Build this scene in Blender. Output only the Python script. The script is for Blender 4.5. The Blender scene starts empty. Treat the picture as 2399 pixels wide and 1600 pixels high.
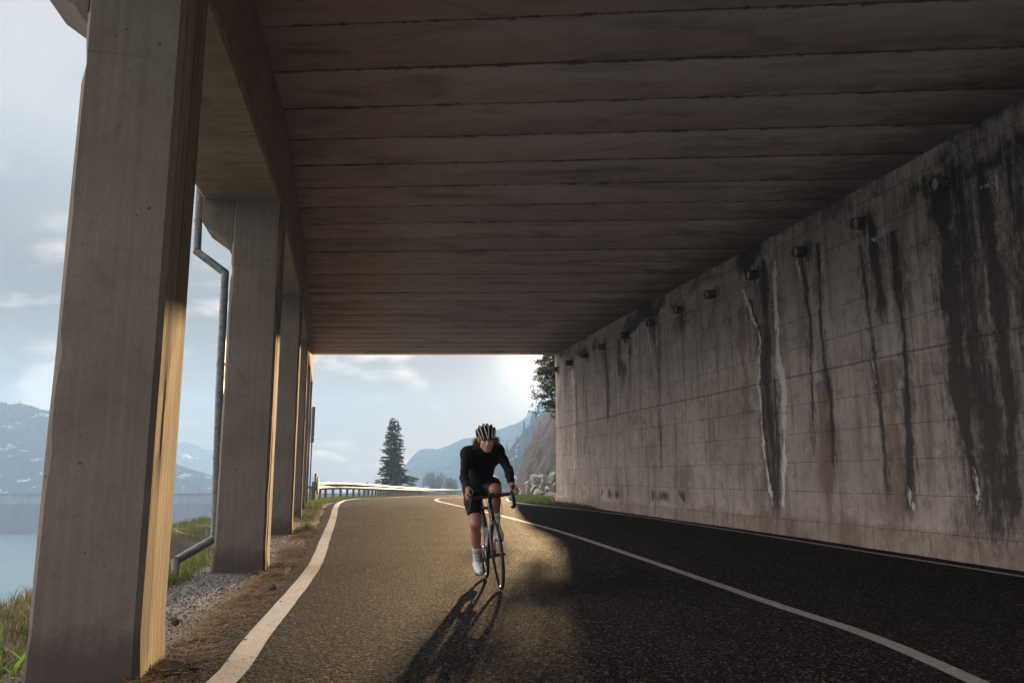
import bpy, bmesh, math, random
import numpy as np
from mathutils import Vector, Matrix, Euler
R = math.radians
scene = bpy.context.scene
col = scene.collection
# ------------------------------------------------------------------ camera, world, sun, exposure
cam_d = bpy.data.cameras.new("camera")
cam = bpy.data.objects.new("camera", cam_d)
col.objects.link(cam)
cam.location = (0, 0, 1.1)
cam.rotation_euler = (R(90 + 9.61), 0, 0)
cam_d.sensor_width = 36.0
cam_d.lens = 28.0
cam_d.clip_start = 0.05
cam_d.clip_end = 12000
scene.camera = cam
SUN_AZ, SUN_EL = 2.8, 8.07
sun_dir = Vector((math.sin(R(SUN_AZ)) * math.cos(R(SUN_EL)), math.cos(R(SUN_AZ)) * math.cos(R(SUN_EL)), math.sin(R(SUN_EL))))
sun_d = bpy.data.lights.new("sun", 'SUN')
sun_d.energy = 4.1
sun_d.angle = R(0.5)
sun_d.color = (1.0, 0.68, 0.36)
sun = bpy.data.objects.new("sun", sun_d)
col.objects.link(sun)
sun.rotation_euler = sun_dir.to_track_quat('Z', 'Y').to_euler()
scene.view_settings.view_transform = 'Standard'
scene.view_settings.look = 'None'
scene.view_settings.exposure = 2.0
scene.view_settings.gamma = 1.0
scene.cycles.use_denoising = True
scene.cycles.max_bounces = 10
scene.cycles.diffuse_bounces = 5
scene.cycles.glossy_bounces = 3
scene.cycles.transmission_bounces = 4
scene.cycles.volume_bounces = 1
scene.cycles.transparent_max_bounces = 6
scene.cycles.sample_clamp_indirect = 6.0


class NT:
    """small node-tree helper"""
    def __init__(self, tree):
        self.t = tree
        self.n = tree.nodes
        self.l = tree.links

    def new(self, typ, inp=None, **props):
        nd = self.n.new(typ)
        for k, v in props.items():
            setattr(nd, k, v)
        for k, v in (inp or {}).items():
            self.put(nd.inputs[k], v)
        return nd

    def put(self, sock, v):
        if isinstance(v, bpy.types.NodeSocket):
            self.l.new(v, sock)
        elif isinstance(v, bpy.types.Node):
            self.l.new(v.outputs[0], sock)
        else:
            if sock.type == 'RGBA' and hasattr(v, '__len__') and len(v) == 3:
                v = (*v, 1.0)
            sock.default_value = v

    def math(self, op, a, b=0.0, c=0.0, clamp=False):
        nd = self.n.new('ShaderNodeMath')
        nd.operation = op
        nd.use_clamp = clamp
        self.put(nd.inputs[0], a)
        self.put(nd.inputs[1], b)
        self.put(nd.inputs[2], c)
        return nd.outputs[0]

    def mix(self, f, a, b, blend='MIX'):
        nd = self.n.new('ShaderNodeMix')
        nd.data_type = 'RGBA'
        nd.blend_type = blend
        self.put(nd.inputs[0], f)
        self.put(nd.inputs[6], a)
        self.put(nd.inputs[7], b)
        return nd.outputs[2]

    def ramp(self, f, stops, interp='LINEAR'):
        nd = self.n.new('ShaderNodeValToRGB')
        nd.color_ramp.interpolation = interp
        e = nd.color_ramp.elements
        while len(e) < len(stops):
            e.new(0.5)
        for i, (p, c) in enumerate(stops):
            e[i].position = p
            if not hasattr(c, '__len__'):
                c = (c, c, c)
            e[i].color = (*c[:3], 1.0)
        self.put(nd.inputs[0], f)
        return nd.outputs[0]

    def noise(self, vec, scale, detail=4.0, rough=0.55, dist=0.0):
        nd = self.new('ShaderNodeTexNoise', {'Scale': scale, 'Detail': detail, 'Roughness': rough, 'Distortion': dist})
        if vec is not None:
            self.put(nd.inputs['Vector'], vec)
        return nd.outputs['Fac']

    def scalevec(self, vec, s, loc=(0, 0, 0)):
        nd = self.new('ShaderNodeMapping')
        self.put(nd.inputs['Vector'], vec)
        nd.inputs['Scale'].default_value = s
        nd.inputs['Location'].default_value = loc
        return nd.outputs[0]

    def sstep(self, x, a, b):
        nd = self.new('ShaderNodeMapRange', {'From Min': a, 'From Max': b})
        nd.interpolation_type = 'SMOOTHSTEP'
        self.put(nd.inputs['Value'], x)
        return nd.outputs[0]


# ---- world: NISHITA sky with a layer of broken cloud
world = bpy.data.worlds.new("World")
scene.world = world
world.use_nodes = True
W = NT(world.node_tree)
W.n.clear()
sky = W.new('ShaderNodeTexSky')
sky.sky_type = 'NISHITA'
sky.sun_disc = False
sky.sun_elevation = R(SUN_EL)
sky.sun_rotation = R(SUN_AZ)
sky.air_density = 1.0
sky.dust_density = 1.2
tc = W.new('ShaderNodeTexCoord')
sep = W.new('ShaderNodeSeparateXYZ', {0: tc.outputs['Generated']})
zc = W.math('MAXIMUM', sep.outputs[2], 0.0)
den = W.math('ADD', zc, 0.42)
cx = W.math('DIVIDE', sep.outputs[0], den)
cy = W.math('DIVIDE', sep.outputs[1], den)
cv = W.new('ShaderNodeCombineXYZ', {0: cx, 1: cy, 2: 0.0})
CLOUD_LOC = (5.7, 2.4, 0)
cvm = W.scalevec(cv.outputs[0], (1.0, 1.25, 1.0), CLOUD_LOC)
n1 = W.noise(cvm, 2.2, 7, 0.52, 0.2)
n1b = W.noise(W.scalevec(cv.outputs[0], (1.0, 1.25, 1.0), (CLOUD_LOC[0] + 0.020, CLOUD_LOC[1] - 0.060, 0)), 2.2, 7, 0.52, 0.2)
# angular closeness to the sun
dp = W.new('ShaderNodeVectorMath', operation='DOT_PRODUCT')
W.put(dp.inputs[0], tc.outputs['Generated'])
dp.inputs[1].default_value = sun_dir
near = W.math('MAXIMUM', dp.outputs['Value'], 0.0)
glow = W.math('POWER', near, 400.0)
glow2 = W.math('POWER', near, 900.0)
base_col = W.mix(W.sstep(zc, 0.0, 0.6), (0.185, 0.158, 0.138), (0.138, 0.146, 0.154))
rim = W.sstep(W.math('SUBTRACT', n1, n1b), 0.03, 0.14)       # sun-facing flanks of the clouds
body = W.mix(rim, (0.030, 0.026, 0.026), (0.235, 0.192, 0.160))
body = W.mix(W.math('MULTIPLY', glow, 0.45), body, (0.34, 0.34, 0.33))
cl = W.mix(W.sstep(n1, 0.37, 0.47), base_col, body)
veil = W.mix(W.sstep(n1, 0.38, 0.62), (0.172, 0.172, 0.174), (0.126, 0.138, 0.151))
hi = W.math('SUBTRACT', 1.0, W.sstep(zc, 0.17, 0.40))
cl = W.mix(hi, veil, cl)
# unseen sky made brighter overhead, lake side and behind, to light the gallery interior
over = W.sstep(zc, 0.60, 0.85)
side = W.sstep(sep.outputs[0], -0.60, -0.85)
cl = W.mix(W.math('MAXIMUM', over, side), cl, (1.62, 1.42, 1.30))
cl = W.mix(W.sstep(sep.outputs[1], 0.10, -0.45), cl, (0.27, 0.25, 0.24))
g3 = W.mix(1.0, (1.0, 0.95, 0.86), W.math('MULTIPLY', glow2, 0.45), 'MULTIPLY')
cl = W.mix(1.0, cl, g3, 'ADD')
cl = W.mix(W.sstep(sep.outputs[2], -0.005, -0.04), cl, (0.12, 0.125, 0.13))
bg1 = W.new('ShaderNodeBackground', {'Color': sky.outputs[0], 'Strength': 0.05})
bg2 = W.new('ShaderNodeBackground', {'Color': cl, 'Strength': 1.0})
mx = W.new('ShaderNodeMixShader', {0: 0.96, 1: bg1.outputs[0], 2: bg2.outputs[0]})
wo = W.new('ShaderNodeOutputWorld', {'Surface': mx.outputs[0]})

# ------------------------------------------------------------------ mesh helpers
rng = random.Random(7)
nrng = np.random.default_rng(11)


def tag(o, label=None, cat=None, group=None, kind=None):
    if label: o["label"] = label
    if cat: o["category"] = cat
    if group: o["group"] = group
    if kind: o["kind"] = kind
    return o


def link(o, parent=None):
    col.objects.link(o)
    if parent is not None:
        o.parent = parent
    return o


def empty(name, loc=(0, 0, 0), rz=0.0):
    o = bpy.data.objects.new(name, None)
    o.empty_display_size = 0.2
    o.location = loc
    o.rotation_euler = (0, 0, rz)
    return link(o)


def mesh_obj(name, verts, faces, mat, parent=None, smooth=False, mats=None, fmat=None):
    me = bpy.data.meshes.new(name)
    if isinstance(faces, np.ndarray):
        v = np.asarray(verts, dtype=np.float32)
        k = faces.shape[1]
        me.vertices.add(len(v))
        me.vertices.foreach_set('co', v.ravel())
        me.loops.add(faces.size)
        me.loops.foreach_set('vertex_index', faces.astype(np.int32).ravel())
        me.polygons.add(len(faces))
        me.polygons.foreach_set('loop_start', np.arange(0, faces.size, k, dtype=np.int32))
        me.polygons.foreach_set('loop_total', np.full(len(faces), k, dtype=np.int32))
        me.update(calc_edges=True)
        me.validate()
    else:
        me.from_pydata([tuple(map(float, p)) for p in verts], [], faces)
        me.update()
    for m in (mats or [mat]):
        me.materials.append(m)
    if fmat is not None:
        me.polygons.foreach_set('material_index', np.asarray(fmat, dtype=np.int32))
    if smooth:
        me.polygons.foreach_set('use_smooth', np.ones(len(me.polygons), dtype=bool))
    o = bpy.data.objects.new(name, me)
    return link(o, parent)


class MB:
    """collects simple solids into one mesh"""
    def __init__(self):
        self.v = []
        self.f = []

    def add(self, vs, fs):
        b = len(self.v)
        self.v.extend([tuple(p) for p in vs])
        self.f.extend([tuple(i + b for i in f) for f in fs])

    def box(self, lo, hi, mtx=None):
        x0, y0, z0 = lo
        x1, y1, z1 = hi
        vs = [Vector(p) for p in ((x0, y0, z0), (x1, y0, z0), (x1, y1, z0), (x0, y1, z0), (x0, y0, z1), (x1, y0, z1), (x1, y1, z1), (x0, y1, z1))]
        if mtx is not None:
            vs = [mtx @ p for p in vs]
        self.add(vs, [(0, 3, 2, 1), (4, 5, 6, 7), (0, 1, 5, 4), (1, 2, 6, 5), (2, 3, 7, 6), (3, 0, 4, 7)])

    def tube(self, pts, rad, n=8, caps=True, closed=False, flat=None):
        pts = [Vector(p) for p in pts]
        m = len(pts)
        if not hasattr(rad, '__len__'):
            rad = [rad] * m
        rings = []
        up = None
        for i in range(m):
            if closed:
                t = pts[(i + 1) % m] - pts[i - 1]
            else:
                t = pts[min(i + 1, m - 1)] - pts[max(i - 1, 0)]
            if t.length < 1e-9:
                t = Vector((0, 0, 1))
            t.normalize()
            if up is None:
                ref = Vector((0, 0, 1)) if abs(t.z) < 0.9 else Vector((1, 0, 0))
                up = t.cross(ref).normalized()
            else:
                up = (up - t * up.dot(t))
                if up.length < 1e-6:
                    up = t.orthogonal()
                up.normalize()
            sd = t.cross(up)
            r = rad[i]
            rx, ry = (r if hasattr(r, '__len__') else (r, r))
            rings.append([pts[i] + up * (rx * math.cos(2 * math.pi * k / n)) + sd * (ry * math.sin(2 * math.pi * k / n)) for k in range(n)])
        vs = [p for r_ in rings for p in r_]
        fs = []
        for i in range(m if closed else m - 1):
            a, b = i * n, ((i + 1) % m) * n
            for k in range(n):
                k2 = (k + 1) % n
                fs.append((a + k, a + k2, b + k2, b + k))
        if caps and not closed:
            fs.append(tuple(range(n))[::-1])
            fs.append(tuple((m - 1) * n + k for k in range(n)))
        self.add(vs, fs)

    def ellipsoid(self, c, r, nu=12, nv=8, mtx=None):
        vs, fs = [], []
        c = Vector(c)
        for j in range(nv + 1):
            th = math.pi * j / nv
            for i in range(nu):
                ph = 2 * math.pi * i / nu
                p = Vector((r[0] * math.sin(th) * math.cos(ph), r[1] * math.sin(th) * math.sin(ph), r[2] * math.cos(th)))
                if mtx is not None:
                    p = mtx @ p
                vs.append(c + p)
        for j in range(nv):
            for i in range(nu):
                i2 = (i + 1) % nu
                fs.append((j * nu + i, (j + 1) * nu + i, (j + 1) * nu + i2, j * nu + i2))
        self.add(vs, fs)

    def lathe(self, prof, axis_o, axis_d, n=24):
        o = Vector(axis_o)
        d = Vector(axis_d).normalized()
        u = d.orthogonal().normalized()
        w = d.cross(u)
        vs, fs = [], []
        m = len(prof)
        for i in range(n):
            a = 2 * math.pi * i / n
            rd = u * math.cos(a) + w * math.sin(a)
            for (r, h) in prof:
                vs.append(o + rd * r + d * h)
        for i in range(n):
            i2 = (i + 1) % n
            for k in range(m - 1):
                fs.append((i * m + k, i2 * m + k, i2 * m + k + 1, i * m + k + 1))
        self.add(vs, fs)

    def build(self, name, mat, parent=None, smooth=False):
        o = mesh_obj(name, self.v, self.f, mat, parent, smooth)
        return o


def fix_normals(o):
    bm = bmesh.new()
    bm.from_mesh(o.data)
    bmesh.ops.recalc_face_normals(bm, faces=bm.faces)
    bm.to_mesh(o.data)
    bm.free()
    return o


def bevel(o, w, seg=2):
    bm = bmesh.new()
    bm.from_mesh(o.data)
    bmesh.ops.bevel(bm, geom=bm.edges[:], offset=w, segments=seg, affect='EDGES', profile=0.7)
    bm.to_mesh(o.data)
    bm.free()
    return o


def smooth_auto(o, ang=35):
    me = o.data
    me.polygons.foreach_set('use_smooth', np.ones(len(me.polygons), dtype=bool))
    bm = bmesh.new()
    bm.from_mesh(me)
    for e in bm.edges:
        if len(e.link_faces) == 2:
            e.smooth = e.calc_face_angle(0) < R(ang)
    bm.to_mesh(me)
    bm.free()
    return o


# value noise in numpy
def _h(ix, iy, iz, seed):
    n = (ix * 374761393 + iy * 668265263 + iz * 2147483647 + seed * 974711) & 0x7fffffff
    n = ((n ^ (n >> 13)) * 1274126177) & 0x7fffffff
    n = (n ^ (n >> 16)) & 0xffff
    return n / 65535.0


def vnoise(x, y, z=0.0, seed=0):
    x, y, z = np.broadcast_arrays(np.asarray(x, float), np.asarray(y, float), np.asarray(z, float))
    ix, iy, iz = np.floor(x).astype(np.int64), np.floor(y).astype(np.int64), np.floor(z).astype(np.int64)
    fx, fy, fz = x - ix, y - iy, z - iz
    fx, fy, fz = fx * fx * (3 - 2 * fx), fy * fy * (3 - 2 * fy), fz * fz * (3 - 2 * fz)
    r = 0
    for dx in (0, 1):
        for dy in (0, 1):
            for dz in (0, 1):
                w = (fx if dx else 1 - fx) * (fy if dy else 1 - fy) * (fz if dz else 1 - fz)
                r = r + w * _h(ix + dx, iy + dy, iz + dz, seed)
    return r * 2 - 1


def fbm(x, y, z=0.0, oct=4, seed=0):
    r, a, s = 0, 1.0, 1.0
    for o in range(oct):
        r = r + a * vnoise(np.asarray(x) * s, np.asarray(y) * s, np.asarray(z) * s, seed + o * 17)
        a *= 0.5
        s *= 2.03
    return r


def grid_faces(nx, ny):
    i, j = np.meshgrid(np.arange(nx - 1), np.arange(ny - 1), indexing='ij')
    a = (i * ny + j).ravel()
    return np.stack([a, a + ny, a + ny + 1, a + 1], axis=1)


# ------------------------------------------------------------------ materials
def new_mat(name):
    m = bpy.data.materials.new(name)
    m.use_nodes = True
    t = NT(m.node_tree)
    t.n.clear()
    out = t.new('ShaderNodeOutputMaterial')
    b = t.new('ShaderNodeBsdfPrincipled')
    t.l.new(b.outputs[0], out.inputs[0])
    return m, t, b


def simple(name, colr, rough=0.6, metal=0.0, var=0.15, scale=20.0, spec=0.5, bump=0.0, coord='Object'):
    m, t, b = new_mat(name)
    tcn = t.new('ShaderNodeTexCoord')
    n = t.noise(tcn.outputs[coord], scale, 5, 0.6)
    c = t.mix(t.sstep(n, 0.3, 0.7), tuple(x * (1 - var) for x in colr), tuple(min(1, x * (1 + var)) for x in colr))
    t.put(b.inputs['Base Color'], c)
    t.put(b.inputs['Roughness'], t.math('ADD', rough - 0.08, t.math('MULTIPLY', n, 0.16)))
    b.inputs['Metallic'].default_value = metal
    b.inputs['Specular IOR Level'].default_value = spec
    if bump:
        bn = t.new('ShaderNodeBump', {'Strength': bump, 'Distance': 0.01, 'Height': n})
        t.put(b.inputs['Normal'], bn.outputs[0])
    return m


M = {}


def concrete(name, c0, c1, streak=(6, 6, 0.35), streak_amt=0.5, holes=True, board=None, bump=0.25, splash=False):
    m, t, b = new_mat(name)
    tcn = t.new('ShaderNodeTexCoord')
    P = tcn.outputs['Object']
    big = t.noise(P, 0.9, 5, 0.6)
    fine = t.noise(P, 45, 4, 0.65)
    st = t.noise(t.scalevec(P, streak), 1.6, 5, 0.6)
    c = t.mix(t.sstep(big, 0.3, 0.72), c0, c1)
    c = t.mix(t.math('MULTIPLY', t.sstep(st, 0.42, 0.68), streak_amt), c, tuple(x * 0.62 for x in c0))
    c = t.mix(t.math('MULTIPLY', t.sstep(st, 0.42, 0.26), 0.35), c, tuple(min(1, x * 1.25) for x in c1))
    c = t.mix(t.math('MULTIPLY', t.sstep(fine, 0.35, 0.7), 0.30), c, tuple(x * 0.7 for x in c0))
    blot = t.noise(P, 3.1, 4, 0.65, 0.4)
    c = t.mix(t.math('MULTIPLY', t.sstep(blot, 0.58, 0.72), 0.35), c, tuple(x * 0.55 for x in c0))
    h = t.math('ADD', t.math('MULTIPLY', fine, 0.5), t.math('MULTIPLY', st, 0.5))
    if holes:
        vo = t.new('ShaderNodeTexVoronoi', {'Scale': 11.0, 'Vector': P})
        hv = t.new('ShaderNodeTexVoronoi', {'Scale': 4.3, 'Vector': P})
        hole = t.math('MULTIPLY', t.math('LESS_THAN', vo.outputs['Distance'], 0.085), t.sstep(t.noise(P, 1.3, 3), 0.45, 0.6))
        hole2 = t.math('LESS_THAN', hv.outputs['Distance'], 0.05)
        hole = t.math('MAXIMUM', hole, hole2)
        c = t.mix(t.math('MULTIPLY', hole, 0.7), c, (0.05, 0.043, 0.04))
        h = t.math('SUBTRACT', h, t.math('MULTIPLY', hole, 0.8))
    mid = t.noise(t.scalevec(P, (1, 1, 0.6)), 7.0, 6, 0.7, 0.5)
    c = t.mix(t.math('MULTIPLY', t.sstep(mid, 0.5, 0.7), 0.35), c, tuple(x * 0.6 for x in c0))
    if splash:
        zs_ = t.new('ShaderNodeSeparateXYZ', {0: P}).outputs[2]
        sp_ = t.sstep(t.math('SUBTRACT', zs_, t.math('MULTIPLY', t.noise(P, 4.5, 6, 0.7), 0.55)), 0.10, -0.16)
        c = t.mix(t.math('MULTIPLY', sp_, 0.7), c, (0.06, 0.045, 0.04))
        pl = t.math('PINGPONG', t.math('ADD', zs_, t.math('MULTIPLY', t.noise(P, 1.5, 4), 0.05)), 0.62)
        c = t.mix(t.math('MULTIPLY', t.math('MULTIPLY', t.sstep(pl, 0.012, 0.0), t.sstep(t.noise(P, 2.0, 4), 0.5, 0.62)), 0.4), c, (0.07, 0.055, 0.05))
    t.put(b.inputs['Base Color'], c)
    b.inputs['Roughness'].default_value = 0.9
    b.inputs['Specular IOR Level'].default_value = 0.25
    bn = t.new('ShaderNodeBump', {'Strength': bump, 'Distance': 0.012, 'Height': h})
    t.put(b.inputs['Normal'], bn.outputs[0])
    return m


M['pillar'] = concrete('pillar_concrete', (0.185, 0.148, 0.125), (0.27, 0.226, 0.192), (16, 16, 0.30), 0.26, splash=True)
M['beam'] = concrete('beam_concrete', (0.30, 0.22, 0.165), (0.42, 0.32, 0.245), (0.5, 5, 5), 0.55)


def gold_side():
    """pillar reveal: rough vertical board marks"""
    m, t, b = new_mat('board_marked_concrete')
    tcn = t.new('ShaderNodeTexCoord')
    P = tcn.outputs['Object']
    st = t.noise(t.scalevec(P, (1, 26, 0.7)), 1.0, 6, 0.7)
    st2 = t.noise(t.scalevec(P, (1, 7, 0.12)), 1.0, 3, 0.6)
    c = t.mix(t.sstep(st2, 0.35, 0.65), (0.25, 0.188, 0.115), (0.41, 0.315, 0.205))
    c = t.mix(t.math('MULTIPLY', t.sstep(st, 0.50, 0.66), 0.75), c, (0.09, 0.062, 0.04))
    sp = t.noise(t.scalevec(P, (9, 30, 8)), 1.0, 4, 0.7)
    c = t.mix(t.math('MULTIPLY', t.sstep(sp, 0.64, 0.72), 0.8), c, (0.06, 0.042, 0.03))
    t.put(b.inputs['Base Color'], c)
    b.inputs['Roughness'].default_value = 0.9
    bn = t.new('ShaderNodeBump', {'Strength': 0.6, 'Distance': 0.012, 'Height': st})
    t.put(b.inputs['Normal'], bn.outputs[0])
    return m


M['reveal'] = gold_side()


def ceiling_mat():
    m, t, b = new_mat('ceiling_concrete')
    tcn = t.new('ShaderNodeTexCoord')
    P = tcn.outputs['UV']      # u across the road in metres, v = plank index
    vsep = t.new('ShaderNodeSeparateXYZ', {0: P})
    fr = t.math('FRACT', vsep.outputs[1])
    pid = t.math('FLOOR', vsep.outputs[1])
    wn = t.new('ShaderNodeTexWhiteNoise', noise_dimensions='1D')
    t.put(wn.inputs['W'], pid)
    st = t.noise(t.scalevec(P, (1.1, 3.0, 1)), 1.5, 7, 0.68, 0.5)
    st2 = t.noise(t.scalevec(P, (0.32, 1.0, 1)), 1.6, 6, 0.66, 0.6)
    fine = t.noise(P, 60, 4, 0.7)
    c = t.mix(wn.outputs[0], (0.50, 0.405, 0.375), (0.61, 0.50, 0.465))
    c = t.mix(t.math('MULTIPLY', t.sstep(st, 0.42, 0.72), 0.35), c, (0.26, 0.208, 0.19))
    c = t.mix(t.math('MULTIPLY', t.sstep(st2, 0.46, 0.72), 0.62), c, (0.16, 0.128, 0.118))
    c = t.mix(t.math('MULTIPLY', t.sstep(fine, 0.4, 0.7), 0.2), c, (0.11, 0.09, 0.075))
    # soot and drips gathered along the joints, ragged
    ed = t.math('MINIMUM', fr, t.math('SUBTRACT', 1.0, fr))
    rag = t.noise(t.scalevec(P, (3.2, 4.0, 1)), 1.0, 8, 0.78)
    jm = t.sstep(t.math('SUBTRACT', ed, t.math('MULTIPLY', t.math('MAXIMUM', t.math('SUBTRACT', rag, 0.50), 0.0), 0.32)), 0.028, 0.016)
    c = t.mix(t.math('MULTIPLY', jm, 0.68), c, (0.022, 0.018, 0.018))
    drip = t.math('MULTIPLY', t.sstep(t.noise(P, 1.3, 7, 0.7, 1.2), 0.60, 0.72), t.sstep(ed, 0.4, 0.0))
    c = t.mix(t.math('MULTIPLY', drip, 0.5), c, (0.07, 0.055, 0.052))
    # ragged darkening where the roof meets the retaining wall
    wall_dark = t.sstep(t.math('ADD', vsep.outputs[0], t.math('MULTIPLY', st, 2.6)), 8.6, 10.4)
    c = t.mix(t.math('MULTIPLY', wall_dark, 0.55), c, (0.06, 0.05, 0.047))
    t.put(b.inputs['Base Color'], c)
    b.inputs['Roughness'].default_value = 0.92
    b.inputs['Specular IOR Level'].default_value = 0.2
    bn = t.new('ShaderNodeBump', {'Strength': 0.3, 'Distance': 0.01, 'Height': t.math('ADD', fine, st)})
    t.put(b.inputs['Normal'], bn.outputs[0])
    return m


M['ceiling'] = ceiling_mat()


def wall_mat():
    m, t, b = new_mat('stained_retaining_wall')
    uv = t.new('ShaderNodeUVMap')
    P = uv.outputs[0]
    at = t.new('ShaderNodeAttribute', attribute_name='stain')
    st_sep = t.new('ShaderNodeSeparateColor', {0: at.outputs['Color']})
    wob = t.noise(t.scalevec(P, (3, 3, 1)), 1.0, 4)
    warp = t.new('ShaderNodeVectorMath', operation='MULTIPLY_ADD')
    wc = t.new('ShaderNodeTexNoise', {'Scale': 2.2, 'Detail': 5.0, 'Vector': P})
    t.put(warp.inputs[0], wc.outputs['Color'])
    warp.inputs[1].default_value = (0.03, 0.03, 0)
    t.put(warp.inputs[2], P)
    br = t.new('ShaderNodeTexBrick', {'Scale': 1.0, 'Mortar Size': 0.0055, 'Mortar Smooth': 0.3, 'Bias': 0.0, 'Brick Width': 1.02, 'Row Height': 0.5,
                                     'Color1': (0.0, 0, 0, 1), 'Color2': (1, 1, 1, 1), 'Mortar': (0.5, 0.5, 0.5, 1)})
    br.offset = 0.37
    br.offset_frequency = 2
    t.put(br.inputs['Vector'], t.scalevec(warp.outputs[0], (1, 1, 1), (0.3, 0.14, 0)))
    big = t.noise(P, 0.55, 5, 0.6)
    ver = t.noise(t.scalevec(P, (4.0, 0.28, 1)), 1.3, 6, 0.65)
    fine = t.noise(P, 38, 5, 0.7)
    med = t.noise(P, 5, 5, 0.65)
    c = t.mix(t.sstep(big, 0.3, 0.7), (0.37, 0.31, 0.27), (0.52, 0.45, 0.40))
    c = t.mix(t.math('MULTIPLY', br.outputs[0], 0.22), c, (0.40, 0.355, 0.32))
    c = t.mix(t.math('MULTIPLY', t.sstep(ver, 0.46, 0.66), 0.55), c, (0.16, 0.125, 0.108))
    c = t.mix(t.math('MULTIPLY', t.sstep(ver, 0.42, 0.28), 0.4), c, (0.42, 0.385, 0.355))
    c = t.mix(t.math('MULTIPLY', t.sstep(med, 0.48, 0.70), 0.5), c, (0.20, 0.15, 0.12))
    cloud = t.noise(t.scalevec(P, (1.0, 0.55, 1)), 1.15, 6, 0.68, 0.8)
    c = t.mix(t.math('MULTIPLY', t.sstep(cloud, 0.50, 0.66), 0.55), c, (0.19, 0.145, 0.12))
    c = t.mix(t.math('MULTIPLY', t.sstep(cloud, 0.44, 0.30), 0.4), c, (0.50, 0.465, 0.43))
    c = t.mix(t.math('MULTIPLY', t.sstep(fine, 0.42, 0.68), 0.32), c, (0.14, 0.115, 0.10))
    # formwork lines fade in and out
    line = t.math('MULTIPLY', br.outputs['Fac'], t.sstep(t.noise(t.scalevec(P, (1.2, 2.0, 1)), 2.0, 5, 0.7), 0.30, 0.52))
    zc_ = t.new('ShaderNodeSeparateXYZ', {0: warp.outputs[0]}).outputs[1]
    mj = t.sstep(t.math('ABSOLUTE', t.math('SUBTRACT', zc_, 2.875)), 0.020, 0.006)
    line = t.math('MAXIMUM', line, t.math('MULTIPLY', mj, 0.6))
    c = t.mix(t.math('MULTIPLY', line, 0.8), c, (0.05, 0.038, 0.035))
    # stains: blue = rust, red = wet/black, green = lime bloom
    rag = t.math('SUBTRACT', t.noise(t.scalevec(P, (12, 5.5, 1)), 1.0, 7, 0.75), 0.5)
    rust = t.sstep(t.math('ADD', st_sep.outputs[2], t.math('MULTIPLY', rag, 0.8)), 0.25, 0.75)
    c = t.mix(t.math('MULTIPLY', rust, 0.55), c, (0.15, 0.088, 0.055))
    rag2 = t.math('SUBTRACT', t.noise(t.scalevec(P, (14, 0.9, 1)), 1.0, 6, 0.72), 0.5)
    dk = t.sstep(t.math('ADD', st_sep.outputs[0], t.math('ADD', t.math('MULTIPLY', rag, 1.25), t.math('MULTIPLY', rag2, 1.1))), 0.13, 0.85)
    c = t.mix(t.math('MULTIPLY', dk, 0.93), c, (0.038, 0.031, 0.031))
    wh = t.math('MULTIPLY', t.sstep(t.math('ADD', st_sep.outputs[1], t.math('MULTIPLY', rag, 3.4)), 0.42, 0.95), t.sstep(st_sep.outputs[1], 0.1, 0.35))
    c = t.mix(t.math('MULTIPLY', wh, 0.9), c, (0.74, 0.71, 0.68))
    t.put(b.inputs['Base Color'], c)
    t.put(b.inputs['Roughness'], t.math('SUBTRACT', 0.92, t.math('MULTIPLY', dk, 0.22)))
    b.inputs['Specular IOR Level'].default_value = 0.25
    h = t.math('SUBTRACT', t.math('ADD', t.math('MULTIPLY', fine, 0.6), t.math('MULTIPLY', med, 0.6)), t.math('MULTIPLY', line, 0.9))
    h = t.math('ADD', h, t.math('MULTIPLY', wh, 0.5))
    bn = t.new('ShaderNodeBump', {'Strength': 0.45, 'Distance': 0.015, 'Height': h})
    t.put(b.inputs['Normal'], bn.outputs[0])
    return m


M['wall'] = wall_mat()


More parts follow.
